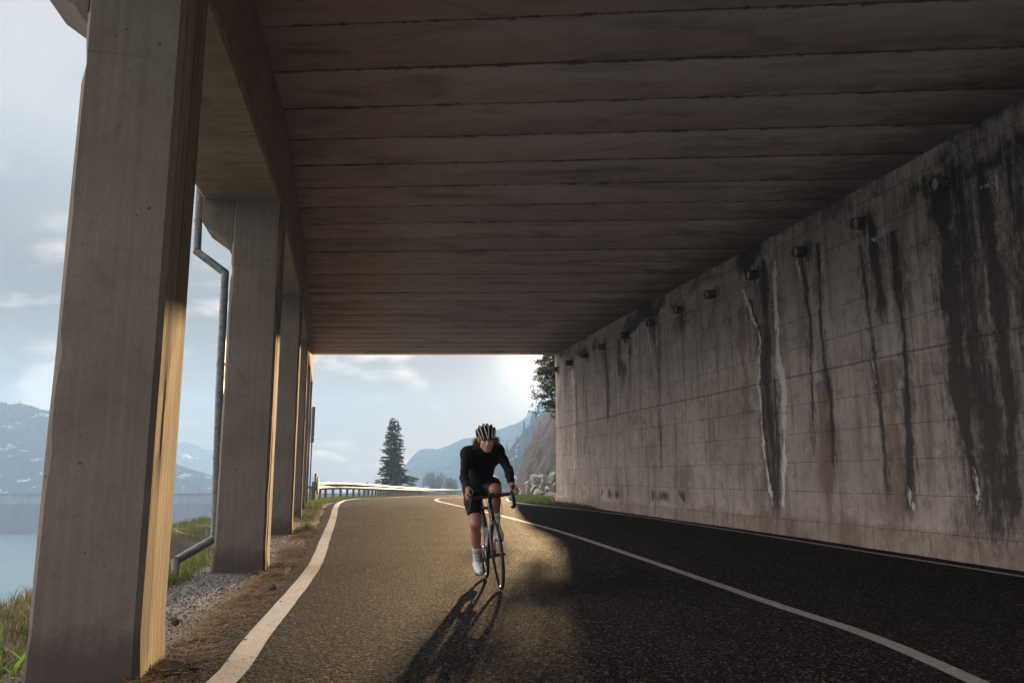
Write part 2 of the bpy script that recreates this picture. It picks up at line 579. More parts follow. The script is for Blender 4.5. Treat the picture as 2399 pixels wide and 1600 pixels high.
def asphalt_mat():
    m, t, b = new_mat('asphalt')
    tcn = t.new('ShaderNodeTexCoord')
    P = tcn.outputs['Object']
    v1 = t.new('ShaderNodeTexVoronoi', {'Scale': 62.0, 'Vector': P})
    v2 = t.new('ShaderNodeTexVoronoi', {'Scale': 130.0, 'Vector': P})
    big = t.noise(P, 0.35, 5, 0.6)
    trk = t.noise(t.scalevec(P, (1.1, 0.12, 1)), 1.0, 4, 0.55)
    med = t.noise(P, 6, 5, 0.7)
    sepc = t.new('ShaderNodeSeparateColor', {0: v1.outputs['Color']})
    c = t.mix(sepc.outputs[0], (0.010, 0.009, 0.0105), (0.050, 0.043, 0.0425))
    c = t.mix(t.math('GREATER_THAN', sepc.outputs[1], 0.88), c, (0.20, 0.175, 0.16))
    crk = t.new('ShaderNodeTexVoronoi', {'Scale': 0.55, 'Vector': t.new('ShaderNodeVectorMath', {0: t.new('ShaderNodeTexNoise', {'Scale': 2.5, 'Detail': 5.0, 'Vector': P}).outputs['Color'], 1: P}, operation='ADD').outputs[0]}, feature='DISTANCE_TO_EDGE')
    crack = t.math('MULTIPLY', t.sstep(crk.outputs['Distance'], 0.012, 0.004), t.sstep(t.noise(P, 0.28, 3), 0.56, 0.66))
    c = t.mix(t.math('MULTIPLY', t.sstep(v2.outputs['Distance'], 0.2, 0.6), 0.5), c, (0.028, 0.025, 0.026))
    c = t.mix(t.math('MULTIPLY', t.sstep(big, 0.42, 0.7), 0.4), c, (0.030, 0.028, 0.029))
    c = t.mix(t.math('MULTIPLY', t.sstep(trk, 0.48, 0.7), 0.3), c, (0.060, 0.052, 0.048))
    c = t.mix(t.math('MULTIPLY', t.sstep(med, 0.5, 0.75), 0.25), c, (0.03, 0.027, 0.027))
    oil = t.sstep(t.noise(t.scalevec(P, (0.9, 0.35, 1)), 1.0, 6, 0.65, 0.6), 0.56, 0.70)
    c = t.mix(t.math('MULTIPLY', oil, 0.45), c, (0.012, 0.011, 0.012))
    c = t.mix(t.math('MULTIPLY', crack, 0.8), c, (0.006, 0.005, 0.006))
    t.put(b.inputs['Base Color'], c)
    t.put(b.inputs['Roughness'], t.math('ADD', 0.66, t.math('MULTIPLY', sepc.outputs[2], 0.30)))
    b.inputs['Specular IOR Level'].default_value = 0.012
    v0 = t.new('ShaderNodeTexVoronoi', {'Scale': 27.0, 'Vector': P})
    dome = t.math('SUBTRACT', 1.0, t.math('ADD', t.math('MULTIPLY', v1.outputs['Distance'], 1.6), t.math('MULTIPLY', v0.outputs['Distance'], 1.9)))
    hh = t.math('ADD', t.math('MULTIPLY', dome, t.math('ADD', 0.4, sepc.outputs[2])), t.math('MULTIPLY', v2.outputs['Distance'], -0.4))
    bn = t.new('ShaderNodeBump', {'Strength': 1.0, 'Distance': 0.014, 'Height': hh})
    t.put(b.inputs['Normal'], bn.outputs[0])
    return m


M['asphalt'] = asphalt_mat()


def paint_mat():
    m, t, b = new_mat('worn_white_road_paint')
    tcn = t.new('ShaderNodeTexCoord')
    P = tcn.outputs['Object']
    v1 = t.new('ShaderNodeTexVoronoi', {'Scale': 62.0, 'Vector': P})
    n = t.noise(P, 26, 5, 0.7)
    n2 = t.noise(P, 2.2, 4, 0.6)
    wear = t.sstep(t.math('ADD', t.math('MULTIPLY', n, 0.75), t.math('MULTIPLY', n2, 0.45)), 0.60, 0.76)
    c = t.mix(t.sstep(n2, 0.3, 0.7), (0.29, 0.275, 0.262), (0.41, 0.39, 0.37))
    c = t.mix(t.math('MULTIPLY', wear, 0.75), c, (0.09, 0.08, 0.072))
    t.put(b.inputs['Base Color'], c)
    b.inputs['Roughness'].default_value = 0.7
    bn = t.new('ShaderNodeBump', {'Strength': 0.6, 'Distance': 0.004, 'Height': t.math('SUBTRACT', n, v1.outputs['Distance'])})
    t.put(b.inputs['Normal'], bn.outputs[0])
    return m


M['paint'] = paint_mat()


def ground_mat():
    m, t, b = new_mat('dirt_gravel_and_turf')
    tcn = t.new('ShaderNodeTexCoord')
    P = tcn.outputs['Object']
    at = t.new('ShaderNodeAttribute', attribute_name='cover')
    s = t.new('ShaderNodeSeparateColor', {0: at.outputs['Color']})     # r = turf, g = gravel, b = dark earth
    fine = t.noise(P, 55, 5, 0.75)
    med = t.noise(P, 4.5, 6, 0.7, 0.5)
    big = t.noise(P, 0.8, 4, 0.6)
    vo = t.new('ShaderNodeTexVoronoi', {'Scale': 34.0, 'Vector': P})
    vs = t.new('ShaderNodeSeparateColor', {0: vo.outputs['Color']})
    dirt = t.mix(t.sstep(med, 0.3, 0.7), (0.070, 0.044, 0.028), (0.135, 0.092, 0.062))
    dirt = t.mix(t.math('MULTIPLY', t.sstep(fine, 0.4, 0.66), 0.6), dirt, (0.045, 0.028, 0.017))
    dirt = t.mix(t.math('MULTIPLY', t.sstep(big, 0.5, 0.66), 0.5), dirt, (0.13, 0.115, 0.10))
    grav = t.mix(vs.outputs[0], (0.08, 0.075, 0.075), (0.20, 0.19, 0.185))
    turf = t.mix(t.sstep(med, 0.3, 0.7), (0.035, 0.05, 0.014), (0.085, 0.085, 0.03))
    rag = t.math('SUBTRACT', med, 0.5)
    c = t.mix(t.sstep(t.math('ADD', s.outputs[1], rag), 0.3, 0.7), dirt, grav)
    c = t.mix(t.sstep(t.math('ADD', s.outputs[2], rag), 0.3, 0.7), c, (0.045, 0.028, 0.019))
    c = t.mix(t.sstep(t.math('ADD', s.outputs[0], rag), 0.3, 0.7), c, turf)
    t.put(b.inputs['Base Color'], c)
    b.inputs['Roughness'].default_value = 0.95
    h = t.math('ADD', t.math('MULTIPLY', fine, 0.5), t.math('ADD', med, t.math('MULTIPLY', vo.outputs['Distance'], -0.5)))
    bn = t.new('ShaderNodeBump', {'Strength': 0.9, 'Distance': 0.03, 'Height': h})
    t.put(b.inputs['Normal'], bn.outputs[0])
    return m


M['ground'] = ground_mat()


def rock_mat(name, c0, c1, dark, scale=1.0, stretch=(1, 1, 1), bump=0.8):
    m, t, b = new_mat(name)
    tcn = t.new('ShaderNodeTexCoord')
    P = t.scalevec(tcn.outputs['Object'], stretch)
    n = t.noise(P, 1.6 * scale, 6, 0.65, 0.6)
    f = t.noise(P, 9 * scale, 6, 0.7)
    c = t.mix(t.sstep(n, 0.3, 0.7), c0, c1)
    c = t.mix(t.math('MULTIPLY', t.sstep(f, 0.5, 0.68), 0.7), c, dark)
    t.put(b.inputs['Base Color'], c)
    b.inputs['Roughness'].default_value = 0.95
    bn = t.new('ShaderNodeBump', {'Strength': bump, 'Distance': 0.08 / scale, 'Height': t.math('ADD', n, t.math('MULTIPLY', f, 0.5))})
    t.put(b.inputs['Normal'], bn.outputs[0])
    return m


M['cliff'] = rock_mat('cliff_rock', (0.050, 0.049, 0.050), (0.108, 0.105, 0.105), (0.020, 0.019, 0.020), 2.2, (1.4, 1.4, 0.28), 1.0)
M['boulder'] = rock_mat('pale_boulder_rock', (0.19, 0.18, 0.175), (0.38, 0.36, 0.345), (0.05, 0.044, 0.042), 3.4, (1, 1, 1), 1.0)


def leaf_mat(name, c0, c1, trans=0.35, rough=0.6):
    m, t, b = new_mat(name)
    geo = t.new('ShaderNodeNewGeometry')
    wn = geo.outputs['Random Per Island']
    c = t.mix(wn, c0, c1)
    t.put(b.inputs['Base Color'], c)
    b.inputs['Roughness'].default_value = rough
    b.inputs['Specular IOR Level'].default_value = 0.3
    tr = t.new('ShaderNodeBsdfTranslucent', {'Color': c})
    ms = t.new('ShaderNodeMixShader', {0: trans, 1: b.outputs[0], 2: tr.outputs[0]})
    out = [x for x in t.n if x.type == 'OUTPUT_MATERIAL'][0]
    t.l.new(ms.outputs[0], out.inputs[0])
    return m


M['grass'] = leaf_mat('grass_blades', (0.045, 0.085, 0.014), (0.13, 0.17, 0.035), 0.45)
M['straw'] = leaf_mat('dry_straw', (0.085, 0.048, 0.024), (0.27, 0.18, 0.095), 0.25)
M['needles'] = leaf_mat('spruce_needles', (0.018, 0.032, 0.014), (0.05, 0.065, 0.028), 0.25)
M['pine'] = leaf_mat('pine_needles', (0.03, 0.05, 0.018), (0.075, 0.09, 0.03), 0.4)
M['far_leaf'] = leaf_mat('far_tree_leaves', (0.02, 0.042, 0.035), (0.045, 0.075, 0.06), 0.2)
M['weed'] = leaf_mat('weed_leaves', (0.08, 0.16, 0.02), (0.17, 0.26, 0.05), 0.5)
M['bark'] = simple('bark', (0.075, 0.055, 0.042), 0.9, 0, 0.4, 14, 0.2, 0.6)
M['twig'] = simple('bare_twig', (0.11, 0.085, 0.07), 0.9, 0, 0.3, 30, 0.2)
M['zinc'] = simple('zinc_downpipe', (0.15, 0.165, 0.175), 0.5, 0.35, 0.35, 22, 0.5, 0.05)
M['galv'] = simple('galvanised_rail', (0.20, 0.185, 0.175), 0.55, 0.1, 0.25, 6, 0.2, 0.05)
M['rail_post'] = simple('weathered_post', (0.14, 0.125, 0.11), 0.7, 0.3, 0.3, 9)
M['pipe_stub'] = simple('drain_pipe_plastic', (0.12, 0.105, 0.098), 0.8, 0, 0.35, 16)
M['pipe_lit_end'] = simple('lit_pipe_end', (0.30, 0.275, 0.26), 0.9, 0, 0.35, 14)  # pale disc: the light on the pipe ends is put into its colour
M['sign_back'] = simple('sign_back_metal', (0.10, 0.10, 0.105), 0.6, 0.4, 0.2, 10)
M['gravel'] = simple('gravel_stone', (0.16, 0.15, 0.145), 0.9, 0, 0.35, 24, 0.3)


# ------------------------------------------------------------------ plan of the road and gallery (metres, camera above the origin)
HY = [-60, 9, 12, 15, 20, 25, 30, 35, 40, 46, 64, 80, 100, 140, 200]
HZ = [0, 0, .03, .065, .1, .125, .12, .09, .03, -.1, -.46, -.77, -1.2, -2.0, -3.2]


def hz(y): return np.interp(y, HY, HZ)


LEFT = [(-1.0, -14), (-1.25, 0), (-1.57, 4.56), (-1.75, 5.7), (-2.43, 10.1), (-3.06, 13.34), (-4.31, 19.62), (-5.53, 25.48), (-6.51, 30.64), (-7.23, 35.74), (-7.55, 42.5), (-7.8, 57), (-8.6, 80), (-9.3, 104), (-7.6, 122), (-1.5, 145), (8, 165)]
CENT = [(2.4, -14), (2.45, 0), (2.52, 4.6), (2.5, 5.84), (2.3, 7.14), (2.0, 9.32), (1.0, 15.02), (0.01, 19.62), (-2.1, 28.64), (-3.15, 33.98), (-3.5, 38.12), (-3.55, 45), (-3.3, 57), (-3.6, 80), (-4.2, 104), (-2.8, 120), (2.5, 141), (11, 160)]
RIGHT = [(9.8, -14), (7.5, 0), (5.68, 9.14), (5.17, 11.5), (4.53, 14.46), (3.92, 17.3), (3.38, 19.8), (2.5, 22.96), (1.55, 25.84), (.55, 29.1), (-.1, 33), (-.2, 40), (.1, 57), (0, 80), (-.3, 104), (1.5, 118), (6, 137), (14, 155)]
WALL = [(10.7, -12), (8.1, 0), (6.12, 9.18), (5.74, 11), (5.0, 14.34), (3.05, 23.0), (1.62, 29.65)]
PILL = [(0.4, -14), (-1.28, -.4), (-2.08, 4.65), (-2.92, 9.7), (-4.05, 15.0), (-5.2, 20.05), (-6.4, 25.1), (-7.45, 29.6)]


def at_y(poly, y):
    return np.interp(y, [p[1] for p in poly], [p[0] for p in poly])


def smooth_poly(poly, step=0.25):
    """Catmull-Rom through the plan points"""
    P = np.array(poly, float)
    out = []
    for i in range(len(P) - 1):
        p0, p1, p2, p3 = P[max(i - 1, 0)], P[i], P[i + 1], P[min(i + 2, len(P) - 1)]
        d = np.linalg.norm(p2 - p1)
        n = max(2, int(d / step))
        t1 = (p2 - p0) * d / max(np.linalg.norm(p2 - p1) + np.linalg.norm(p1 - p0), 1e-6)
        t2 = (p3 - p1) * d / max(np.linalg.norm(p3 - p2) + np.linalg.norm(p2 - p1), 1e-6)
        for k in range(n):
            t = k / n
            out.append((2 * t**3 - 3 * t**2 + 1) * p1 + (t**3 - 2 * t**2 + t) * t1 + (-2 * t**3 + 3 * t**2) * p2 + (t**3 - t**2) * t2)
    out.append(P[-1])
    return np.array(out)


LEFT_S, CENT_S, RIGHT_S = smooth_poly(LEFT), smooth_poly(CENT), smooth_poly(RIGHT)
WALL_S = smooth_poly(WALL, 0.1)


def sx(poly, y): return np.interp(y, poly[:, 1], poly[:, 0])


# ---- ground sheet (turf, dirt and embankment falling to the lake)
def rail_x(y):
    return np.interp(y, [28, 32, 37, 40, 47, 75, 104, 122, 145, 165], [-7.4, -7.75, -8.5, -8.35, -8.3, -9.3, -10.4, -8.9, -2.8, 6.5])


def left_edge(y):
    y = np.asarray(y, float)
    return np.where(y < 29.6, at_y(PILL, y) - 0.62, rail_x(y) - 0.3)


def ground_z(x, y):
    h = hz(y)
    d = left_edge(y) - x
    berm = np.interp(y, [-20, 3, 7, 10, 14, 20, 30, 50, 80], [1.3, 1.2, 1.2, 1.6, 2.3, 1.9, 1.2, .9, .9])
    dd = np.maximum(d, 0)
    drop = np.where(dd < berm, -0.10 * dd, -0.10 * berm - (dd - berm) * 0.62)
    drop = np.maximum(drop, -22 - h)
    rough = fbm(x * 0.7, y * 0.7, oct=4, seed=3) * np.clip(dd / 1.2, 0, 1) * 0.16
    # eroded scarp behind the second bay
    sc = np.exp(-((y - 11.8) / 2.2) ** 2) * np.clip((dd - 0.25) / 0.5, 0, 1) * np.clip((1.7 - dd) / 0.6, 0, 1)
    mound = np.exp(-((y - 16) / 3.5) ** 2) * np.exp(-((dd - 1.9) / .8) ** 2) * 0.22
    near = np.where((d < 0), fbm(x * 3, y * 3, oct=3, seed=9) * 0.012, 0)
    # right verge beyond the wall: bank rises to the rocks
    e = x - (sx(RIGHT_S, y) + 0.45)
    bank = np.where(y > 29.4, np.clip(e, 0, 6) * 0.10 * np.clip((y - 29.4) / 1.0, 0, 1), 0)
    return h - 0.02 + drop + rough - sc * 0.45 + mound + near + bank


gx = np.concatenate([np.arange(-70, -14, 1.0), np.arange(-14, -8, 0.2), np.arange(-8, -1, 0.11), np.arange(-1, 13, 0.5)])
gy = np.concatenate([np.arange(-16, 3, 0.5), np.arange(3, 22, 0.13), np.arange(22, 48, 0.3), np.arange(48, 180, 1.0)])
X, Y = np.meshgrid(gx, gy, indexing='ij')
Z = ground_z(X, Y)
# keep the sheet a little below the carriageway
on_road = (X > sx(LEFT_S, Y) - 0.25) & (X < np.where(Y < 29.6, sx(WALL_S, Y) + 3, sx(RIGHT_S, Y) + 0.3))
Z = np.where(on_road, hz(Y) - 0.03, Z)
ground = mesh_obj('ground', np.stack([X.ravel(), Y.ravel(), Z.ravel()], 1), grid_faces(len(gx), len(gy)), M['ground'], smooth=True)
tag(ground, kind='structure')
d_ = (left_edge(Y) - X)
turf = np.clip((d_ - 0.55) / 0.5, 0, 1)
turf = np.where(Y > 20.5, np.maximum(turf, np.clip((Y - 20.5) / 5, 0, 1) * np.clip((sx(LEFT_S, Y) - 0.55 - X) / 0.35 * 1.0, 0, 1)), turf)
turf = np.where((Y > 29.3) & (X > sx(RIGHT_S, Y) + 0.2), 1.0, turf)
grav = np.exp(-((d_ + 0.12) / 0.42) ** 2) * np.clip(1 - (Y - 15) / 10, 0, 1) * np.clip((Y - 4.5) / 1.5, 0, 1)
earth = np.exp(-((Y - 12.4) / 2.8) ** 4) * np.clip((d_ - 0.5) / 0.3, 0, 1) * np.clip((2.1 - d_) / 0.4, 0, 1)
earth = np.maximum(earth, np.exp(-((Y - 7.0) / 1.2) ** 2) * np.clip((d_ - 1.0) / 0.3, 0, 1) * 0.8)
turf = turf * (1 - 0.85 * np.clip(earth * 1.4, 0, 1))
ca = ground.data.attributes.new('cover', 'FLOAT_COLOR', 'POINT')
ca.data.foreach_set('color', np.stack([turf.ravel(), grav.ravel(), earth.ravel(), np.ones(turf.size)], 1).astype(np.float32).ravel())

# ---- carriageway
ys = np.concatenate([np.arange(-14, 34, 0.35), np.arange(34, 160, 1.0)])
nu = 13
rv = []
for y in ys:
    x0 = sx(LEFT_S, y) - 0.28 - 0.05 * vnoise(y * 0.9, 2.0, seed=5) - 0.03 * vnoise(y * 5, 1.0, seed=8)
    x1 = (sx(WALL_S, y) + 0.25) if y < 29.65 else sx(RIGHT_S, y) + 0.18 + 0.05 * float(vnoise(y * 0.7, 4.0, seed=6))
    for k in range(nu):
        rv.append((x0 + (x1 - x0) * k / (nu - 1), y, hz(y)))
road = mesh_obj('road', np.array(rv, float), grid_faces(len(ys), nu)[:, ::-1].copy(), M['asphalt'], smooth=True)
tag(road, kind='structure')


def stripe(name, poly, w, y0, y1, label, lift=0.005):
    P = poly[(poly[:, 1] >= y0) & (poly[:, 1] <= y1)]
    T = np.gradient(P, axis=0)
    T /= np.linalg.norm(T, axis=1)[:, None]
    N = np.stack([-T[:, 1], T[:, 0]], 1)
    vs = []
    for i in range(len(P)):
        jl = 0.004 * vnoise(i * 0.9, 3.0, seed=21)
        jr = 0.004 * vnoise(i * 0.9, 8.0, seed=22)
        for s in (1, 0.33, -0.33, -1):
            o = P[i] + N[i] * (w / 2 + (jl if s > 0 else jr)) * s
            vs.append((o[0], o[1], hz(o[1]) + lift))
    o = mesh_obj(name, np.array(vs, float), grid_faces(len(P), 4), M['paint'], smooth=True)
    tag(o, kind='structure')
    return o


stripe('left_edge_line', LEFT_S, 0.165, -10, 150, None)
stripe('centre_line', CENT_S, 0.125, -10, 150, None)
stripe('right_edge_line', RIGHT_S, 0.11, -10, 150, None)

# ---- lake, dam and far valley floor
m, t, b = new_mat('lake_water')
tcn = t.new('ShaderNodeTexCoord')
P = tcn.outputs['Object']
b.inputs['Base Color'].default_value = (0.10, 0.16, 0.19, 1)
b.inputs['Roughness'].default_value = 0.16
nn = t.noise(t.scalevec(P, (0.5, 1.4, 1)), 1.1, 5, 0.65)
bn = t.new('ShaderNodeBump', {'Strength': 0.5, 'Distance': 0.35, 'Height': nn})
t.put(b.inputs['Normal'], bn.outputs[0])
M['water'] = m
lake = mesh_obj('lake', [(-690, -200, -19.9), (560, -200, -19.9), (560, 1040, -19.9), (-690, 1040, -19.9)], [(0, 1, 2, 3)], M['water'])
tag(lake, kind='structure')
M['valley'] = simple('valley_turf', (0.06, 0.07, 0.035), 0.95, 0, 0.4, 0.05, 0.2)
vf = mesh_obj('valley_floor', [(-700, -210, -22.5), (570, -210, -22.5), (570, 1050, -22.5), (-700, 1050, -22.5)], [(0, 1, 2, 3)], M['valley'])
tag(vf, kind='structure')

M['dam'] = concrete('dam_concrete', (0.13, 0.135, 0.14), (0.19, 0.195, 0.20), (0.25, 0.25, 0.05), 0.5, holes=False, bump=0.1)
dam = empty('dam', (-130, 300, -20))
tag(dam, 'long pale concrete dam wall closing the far end of the lake', 'dam')
def dam_strip(name, prof, mat):
    vs, fs = [], []
    n = 40
    m_ = len(prof)
    for i in range(n + 1):
        x = -170 + i * (340 / n)
        yb = 0.00045 * (x ** 2)
        for (py, pz) in prof:
            vs.append((x, py - yb + 6, pz))
    for i in range(n):
        for k in range(m_):
            k2 = (k + 1) % m_
            fs.append((i * m_ + k, i * m_ + k2, (i + 1) * m_ + k2, (i + 1) * m_ + k))
    fs.append(tuple(range(m_)))
    fs.append(tuple(n * m_ + k for k in range(m_))[::-1])
    return fix_normals(mesh_obj(name, vs, fs, mat, dam))
M['dam_wet'] = concrete('dam_concrete_wet_band', (0.07, 0.073, 0.078), (0.10, 0.104, 0.11), (0.25, 0.25, 0.05), 0.5, holes=False, bump=0.1)
dam_strip('wall', [(-3.5, -4), (-1.2, 11.0), (3, 11.0), (5, -4)], M['dam_wet'])
dam_strip('upper_wall', [(-1.25, 11.01), (-0.6, 14.2), (2.6, 14.2), (3, 11.01)], M['dam'])
dam_strip('parapet', [(-0.9, 14.21), (-0.9, 14.9), (-0.5, 14.9), (-0.5, 14.21)], M['dam_wet'])


# ---- mountains: ridge lines traced as real heights at their own distances
def mountain(name, ridge, y_r, depth_f, depth_b, mat, base=-21, nx=120, ny=46, amp=0.16, seed=0):
    rx = np.array([p[0] for p in ridge], float)
    rz = np.array([p[1] for p in ridge], float)
    xs = np.linspace(rx[0], rx[-1], nx)
    zs = np.interp(xs, rx, rz)
    zs = zs + fbm(xs / 14, 0.5, oct=4, seed=seed) * (1.0 + 0.02 * np.maximum(zs, 0)) * 0.9
    t_ = np.concatenate([np.linspace(-1, 0, ny * 2 // 3), np.linspace(0, 1, ny // 3)[1:]])
    XX, TT = np.meshgrid(xs, t_, indexing='ij')
    prof = np.where(TT < 0, 1 - np.abs(TT) ** 1.15, 1 - TT ** 1.3)
    ZR = np.repeat(zs[:, None], len(t_), 1)
    YY = y_r + np.where(TT < 0, TT * depth_f, TT * depth_b)
    sc = max(depth_f, 60) / 4
    nz = fbm(XX / sc, YY / sc, 0.3, oct=5, seed=seed + 5)
    ZZ = base + (ZR - base) * prof + nz * (ZR - base) * amp * np.clip(np.abs(TT) * 4, 0, 1) * np.clip((1 - np.abs(TT)) * 3, 0, 1)
    ZZ = np.minimum(ZZ, ZR + 30 * np.abs(TT) * 0)
    o = mesh_obj(name, np.stack([XX.ravel(), YY.ravel(), ZZ.ravel()], 1), grid_faces(nx, len(t_)), mat, smooth=True)
    tag(o, kind='structure')
    return o, (xs, zs, XX, YY, ZZ)


def hill_mat(name, forest, rock, scale, thr, stretch=(1, 1, 2.2)):
    m, t, b = new_mat(name)
    tcn = t.new('ShaderNodeTexCoord')
    P = t.scalevec(tcn.outputs['Object'], stretch)
    n = t.noise(P, scale, 6, 0.65, 0.4)
    f = t.noise(P, scale * 6, 5, 0.7)
    c = t.mix(t.sstep(f, 0.3, 0.7), tuple(x * 0.6 for x in forest), forest)
    c = t.mix(t.sstep(t.math('ADD', t.math('MULTIPLY', n, 0.7), t.math('MULTIPLY', f, 0.3)), thr, thr + 0.05), c, rock)
    t.put(b.inputs['Base Color'], c)
    b.inputs['Roughness'].default_value = 1.0
    b.inputs['Specular IOR Level'].default_value = 0.0
    bn = t.new('ShaderNodeBump', {'Strength': 1.0, 'Distance': 3.0, 'Height': f})
    t.put(b.inputs['Normal'], bn.outputs[0])
    return m


F_ = 1866.0
def pr(u, v, y):      # photo column/row to (x, z) at distance y, for the far ridge lines
    return ((u - 1199.5) / F_ * y * 1.0 * (1 + 0.0), 1.1 + (1116 - v) / F_ * y * 1.03)


M['hill_l'] = hill_mat('forested_hill', (0.030, 0.062, 0.075), (0.36, 0.40, 0.42), 0.085, 0.565)  # mountain colours bluer and lighter: part of the haze is painted in
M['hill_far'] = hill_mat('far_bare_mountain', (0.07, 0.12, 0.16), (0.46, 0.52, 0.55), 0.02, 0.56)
M['hill_c'] = hill_mat('haze_tinted_mountain', (0.055, 0.105, 0.135), (0.075, 0.125, 0.15), 0.02, 0.6)  # blue base carries some of the haze as colour

o1, g1 = mountain('left_forest_hill', [(-520, 18), (-430, 36), (-330, 42)] + [pr(u, v, 480) for u, v in ((0, 952), (40, 955), (75, 962), (112, 972), (190, 1000), (270, 1035), (360, 1072), (430, 1093), (500, 1118), (560, 1140))] + [(-150, -16), (-130, -21)], 480, 130, 160, M['hill_l'], seed=31)
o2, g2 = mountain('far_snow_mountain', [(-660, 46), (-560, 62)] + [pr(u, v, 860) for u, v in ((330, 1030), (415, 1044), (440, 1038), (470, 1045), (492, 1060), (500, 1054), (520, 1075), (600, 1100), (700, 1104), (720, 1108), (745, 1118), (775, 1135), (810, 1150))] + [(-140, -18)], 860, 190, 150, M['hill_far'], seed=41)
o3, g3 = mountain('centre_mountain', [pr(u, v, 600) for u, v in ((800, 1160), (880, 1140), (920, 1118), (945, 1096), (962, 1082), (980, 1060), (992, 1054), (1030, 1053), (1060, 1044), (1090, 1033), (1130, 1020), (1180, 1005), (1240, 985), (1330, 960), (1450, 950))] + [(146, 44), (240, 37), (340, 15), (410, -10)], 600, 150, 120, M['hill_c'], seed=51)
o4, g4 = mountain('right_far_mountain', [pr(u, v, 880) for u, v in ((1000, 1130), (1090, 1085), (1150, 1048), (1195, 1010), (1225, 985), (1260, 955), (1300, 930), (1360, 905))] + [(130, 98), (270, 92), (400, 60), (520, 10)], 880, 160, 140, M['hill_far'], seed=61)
o5, g5 = mountain('right_wooded_slope', [pr(u, v, 330) for u, v in ((1095, 1160), (1120, 1135), (1150, 1105), (1185, 1070), (1215, 1030), (1240, 1000), (1280, 955), (1340, 910))] + [(55, 36), (110, 35), (175, 24), (240, -5)], 330, 85, 90, M['hill_l'], seed=71)

# ---- retaining wall on the uphill side
S_W = np.concatenate([[0], np.cumsum(np.linalg.norm(np.diff(WALL_S, axis=0), axis=1))])
def s_of_y(y): return np.interp(y, WALL_S[:, 1], S_W)
def wall_pt(s): return np.interp(s, S_W, WALL_S[:, 0]), np.interp(s, S_W, WALL_S[:, 1])
Y0W = -4.0
s0, s1 = float(s_of_y(Y0W)), float(S_W[-1])
ss = np.concatenate([np.arange(s0, s_of_y(7.5), 0.5), np.arange(s_of_y(7.5), s1, 0.035), [s1]])
zz = np.arange(-0.3, 5.961, 0.04)
wx_, wy_ = wall_pt(ss)
SS, ZZ = np.meshgrid(ss, zz, indexing='ij')
tx = np.gradient(wx_, ss)
ty = np.gradient(wy_, ss)
tl = np.hypot(tx, ty)
nxw, nyw = -ty / tl, tx / tl          # faces the road
bulge = (fbm(SS * 0.4, ZZ * 0.5, oct=3, seed=77) * 0.012 + fbm(SS * 3, ZZ * 3, oct=2, seed=78) * 0.0035)
foot = np.clip((0.42 - ZZ) / 0.1, 0, 1) * (0.035 + 0.02 * fbm(SS * 2.2, ZZ * 4, oct=3, seed=79))
# board joints: the courses step a few millimetres
course = np.floor((ZZ - 0.36) / 0.5)
step = (_h(course.astype(np.int64), np.floor(SS / 1.02).astype(np.int64), np.zeros_like(course, dtype=np.int64), 5) - 0.5) * 0.008
ledge = np.exp(-((ZZ - 2.86) / 0.03) ** 2) * 0.012
disp = bulge + foot + step + ledge
PX = wx_[:, None] + nxw[:, None] * disp
PY = wy_[:, None] + nyw[:, None] * disp
nf = len(ss) * len(zz)
back = np.stack([wx_ - nxw * 0.7, wy_ - nyw * 0.7], 1)
verts = np.concatenate([np.stack([PX.ravel(), PY.ravel(), ZZ.ravel()], 1)])
faces = grid_faces(len(ss), len(zz))
retaining = empty('retaining_wall', (float(at_y(WALL, 15)), 15.0, 0.0))
tag(retaining, 'tall stained concrete retaining wall with formwork lines and a row of drain pipes', 'wall')
org = np.array([float(at_y(WALL, 15)), 15.0, 0.0])
wall_face = mesh_obj('wall', verts - org, faces, M['wall'], retaining, smooth=True)
me = wall_face.data
uvl = me.uv_layers.new(name='UVMap')
li = np.zeros(len(me.loops), dtype=np.int32)
me.loops.foreach_get('vertex_index', li)
UV = np.stack([(SS.ravel() - s0), ZZ.ravel()], 1)
uvl.data.foreach_set('uv', UV[li].astype(np.float32).ravel())
# stain masks: painted as streaks that start at drains and cracks
dark = np.zeros_like(SS)
white = np.zeros_like(SS)
rust = np.zeros_like(SS)
YW = wy_[:, None] * np.ones_like(ZZ)


def streak(arr, pts, w, amt=1.0, wig=0.06, taper=True, seed=0):
    w = w * 1.22
    if arr is dark and amt > .6:
        streak(arr, pts, w * 2.0, .50, wig * .5, seed=seed + 40)
    pz = np.array([p[1] for p in pts][::-1])
    py = np.array([p[0] for p in pts][::-1])
    yc = np.interp(ZZ, pz, py) + wig * .45 * fbm(ZZ * 2.6, np.floor(ZZ / 1.43) * 5.1, oct=4, seed=seed + 101)
    ww = w * (0.75 + 0.5 * fbm(ZZ * 2.3, 7.7, oct=3, seed=seed + 202))
    ww = np.maximum(ww, w * 0.3)
    g = np.exp(-np.abs((YW - yc) / ww) ** 2.6)
    a, bb = pz.min(), pz.max()
    f = np.clip((ZZ - a) / 0.5 + 0.2, 0, 1) * np.clip((bb - ZZ) / 0.08 + 0.6, 0, 1) * (ZZ > a - 0.1)
    np.maximum(arr, amt * g * f, out=arr)


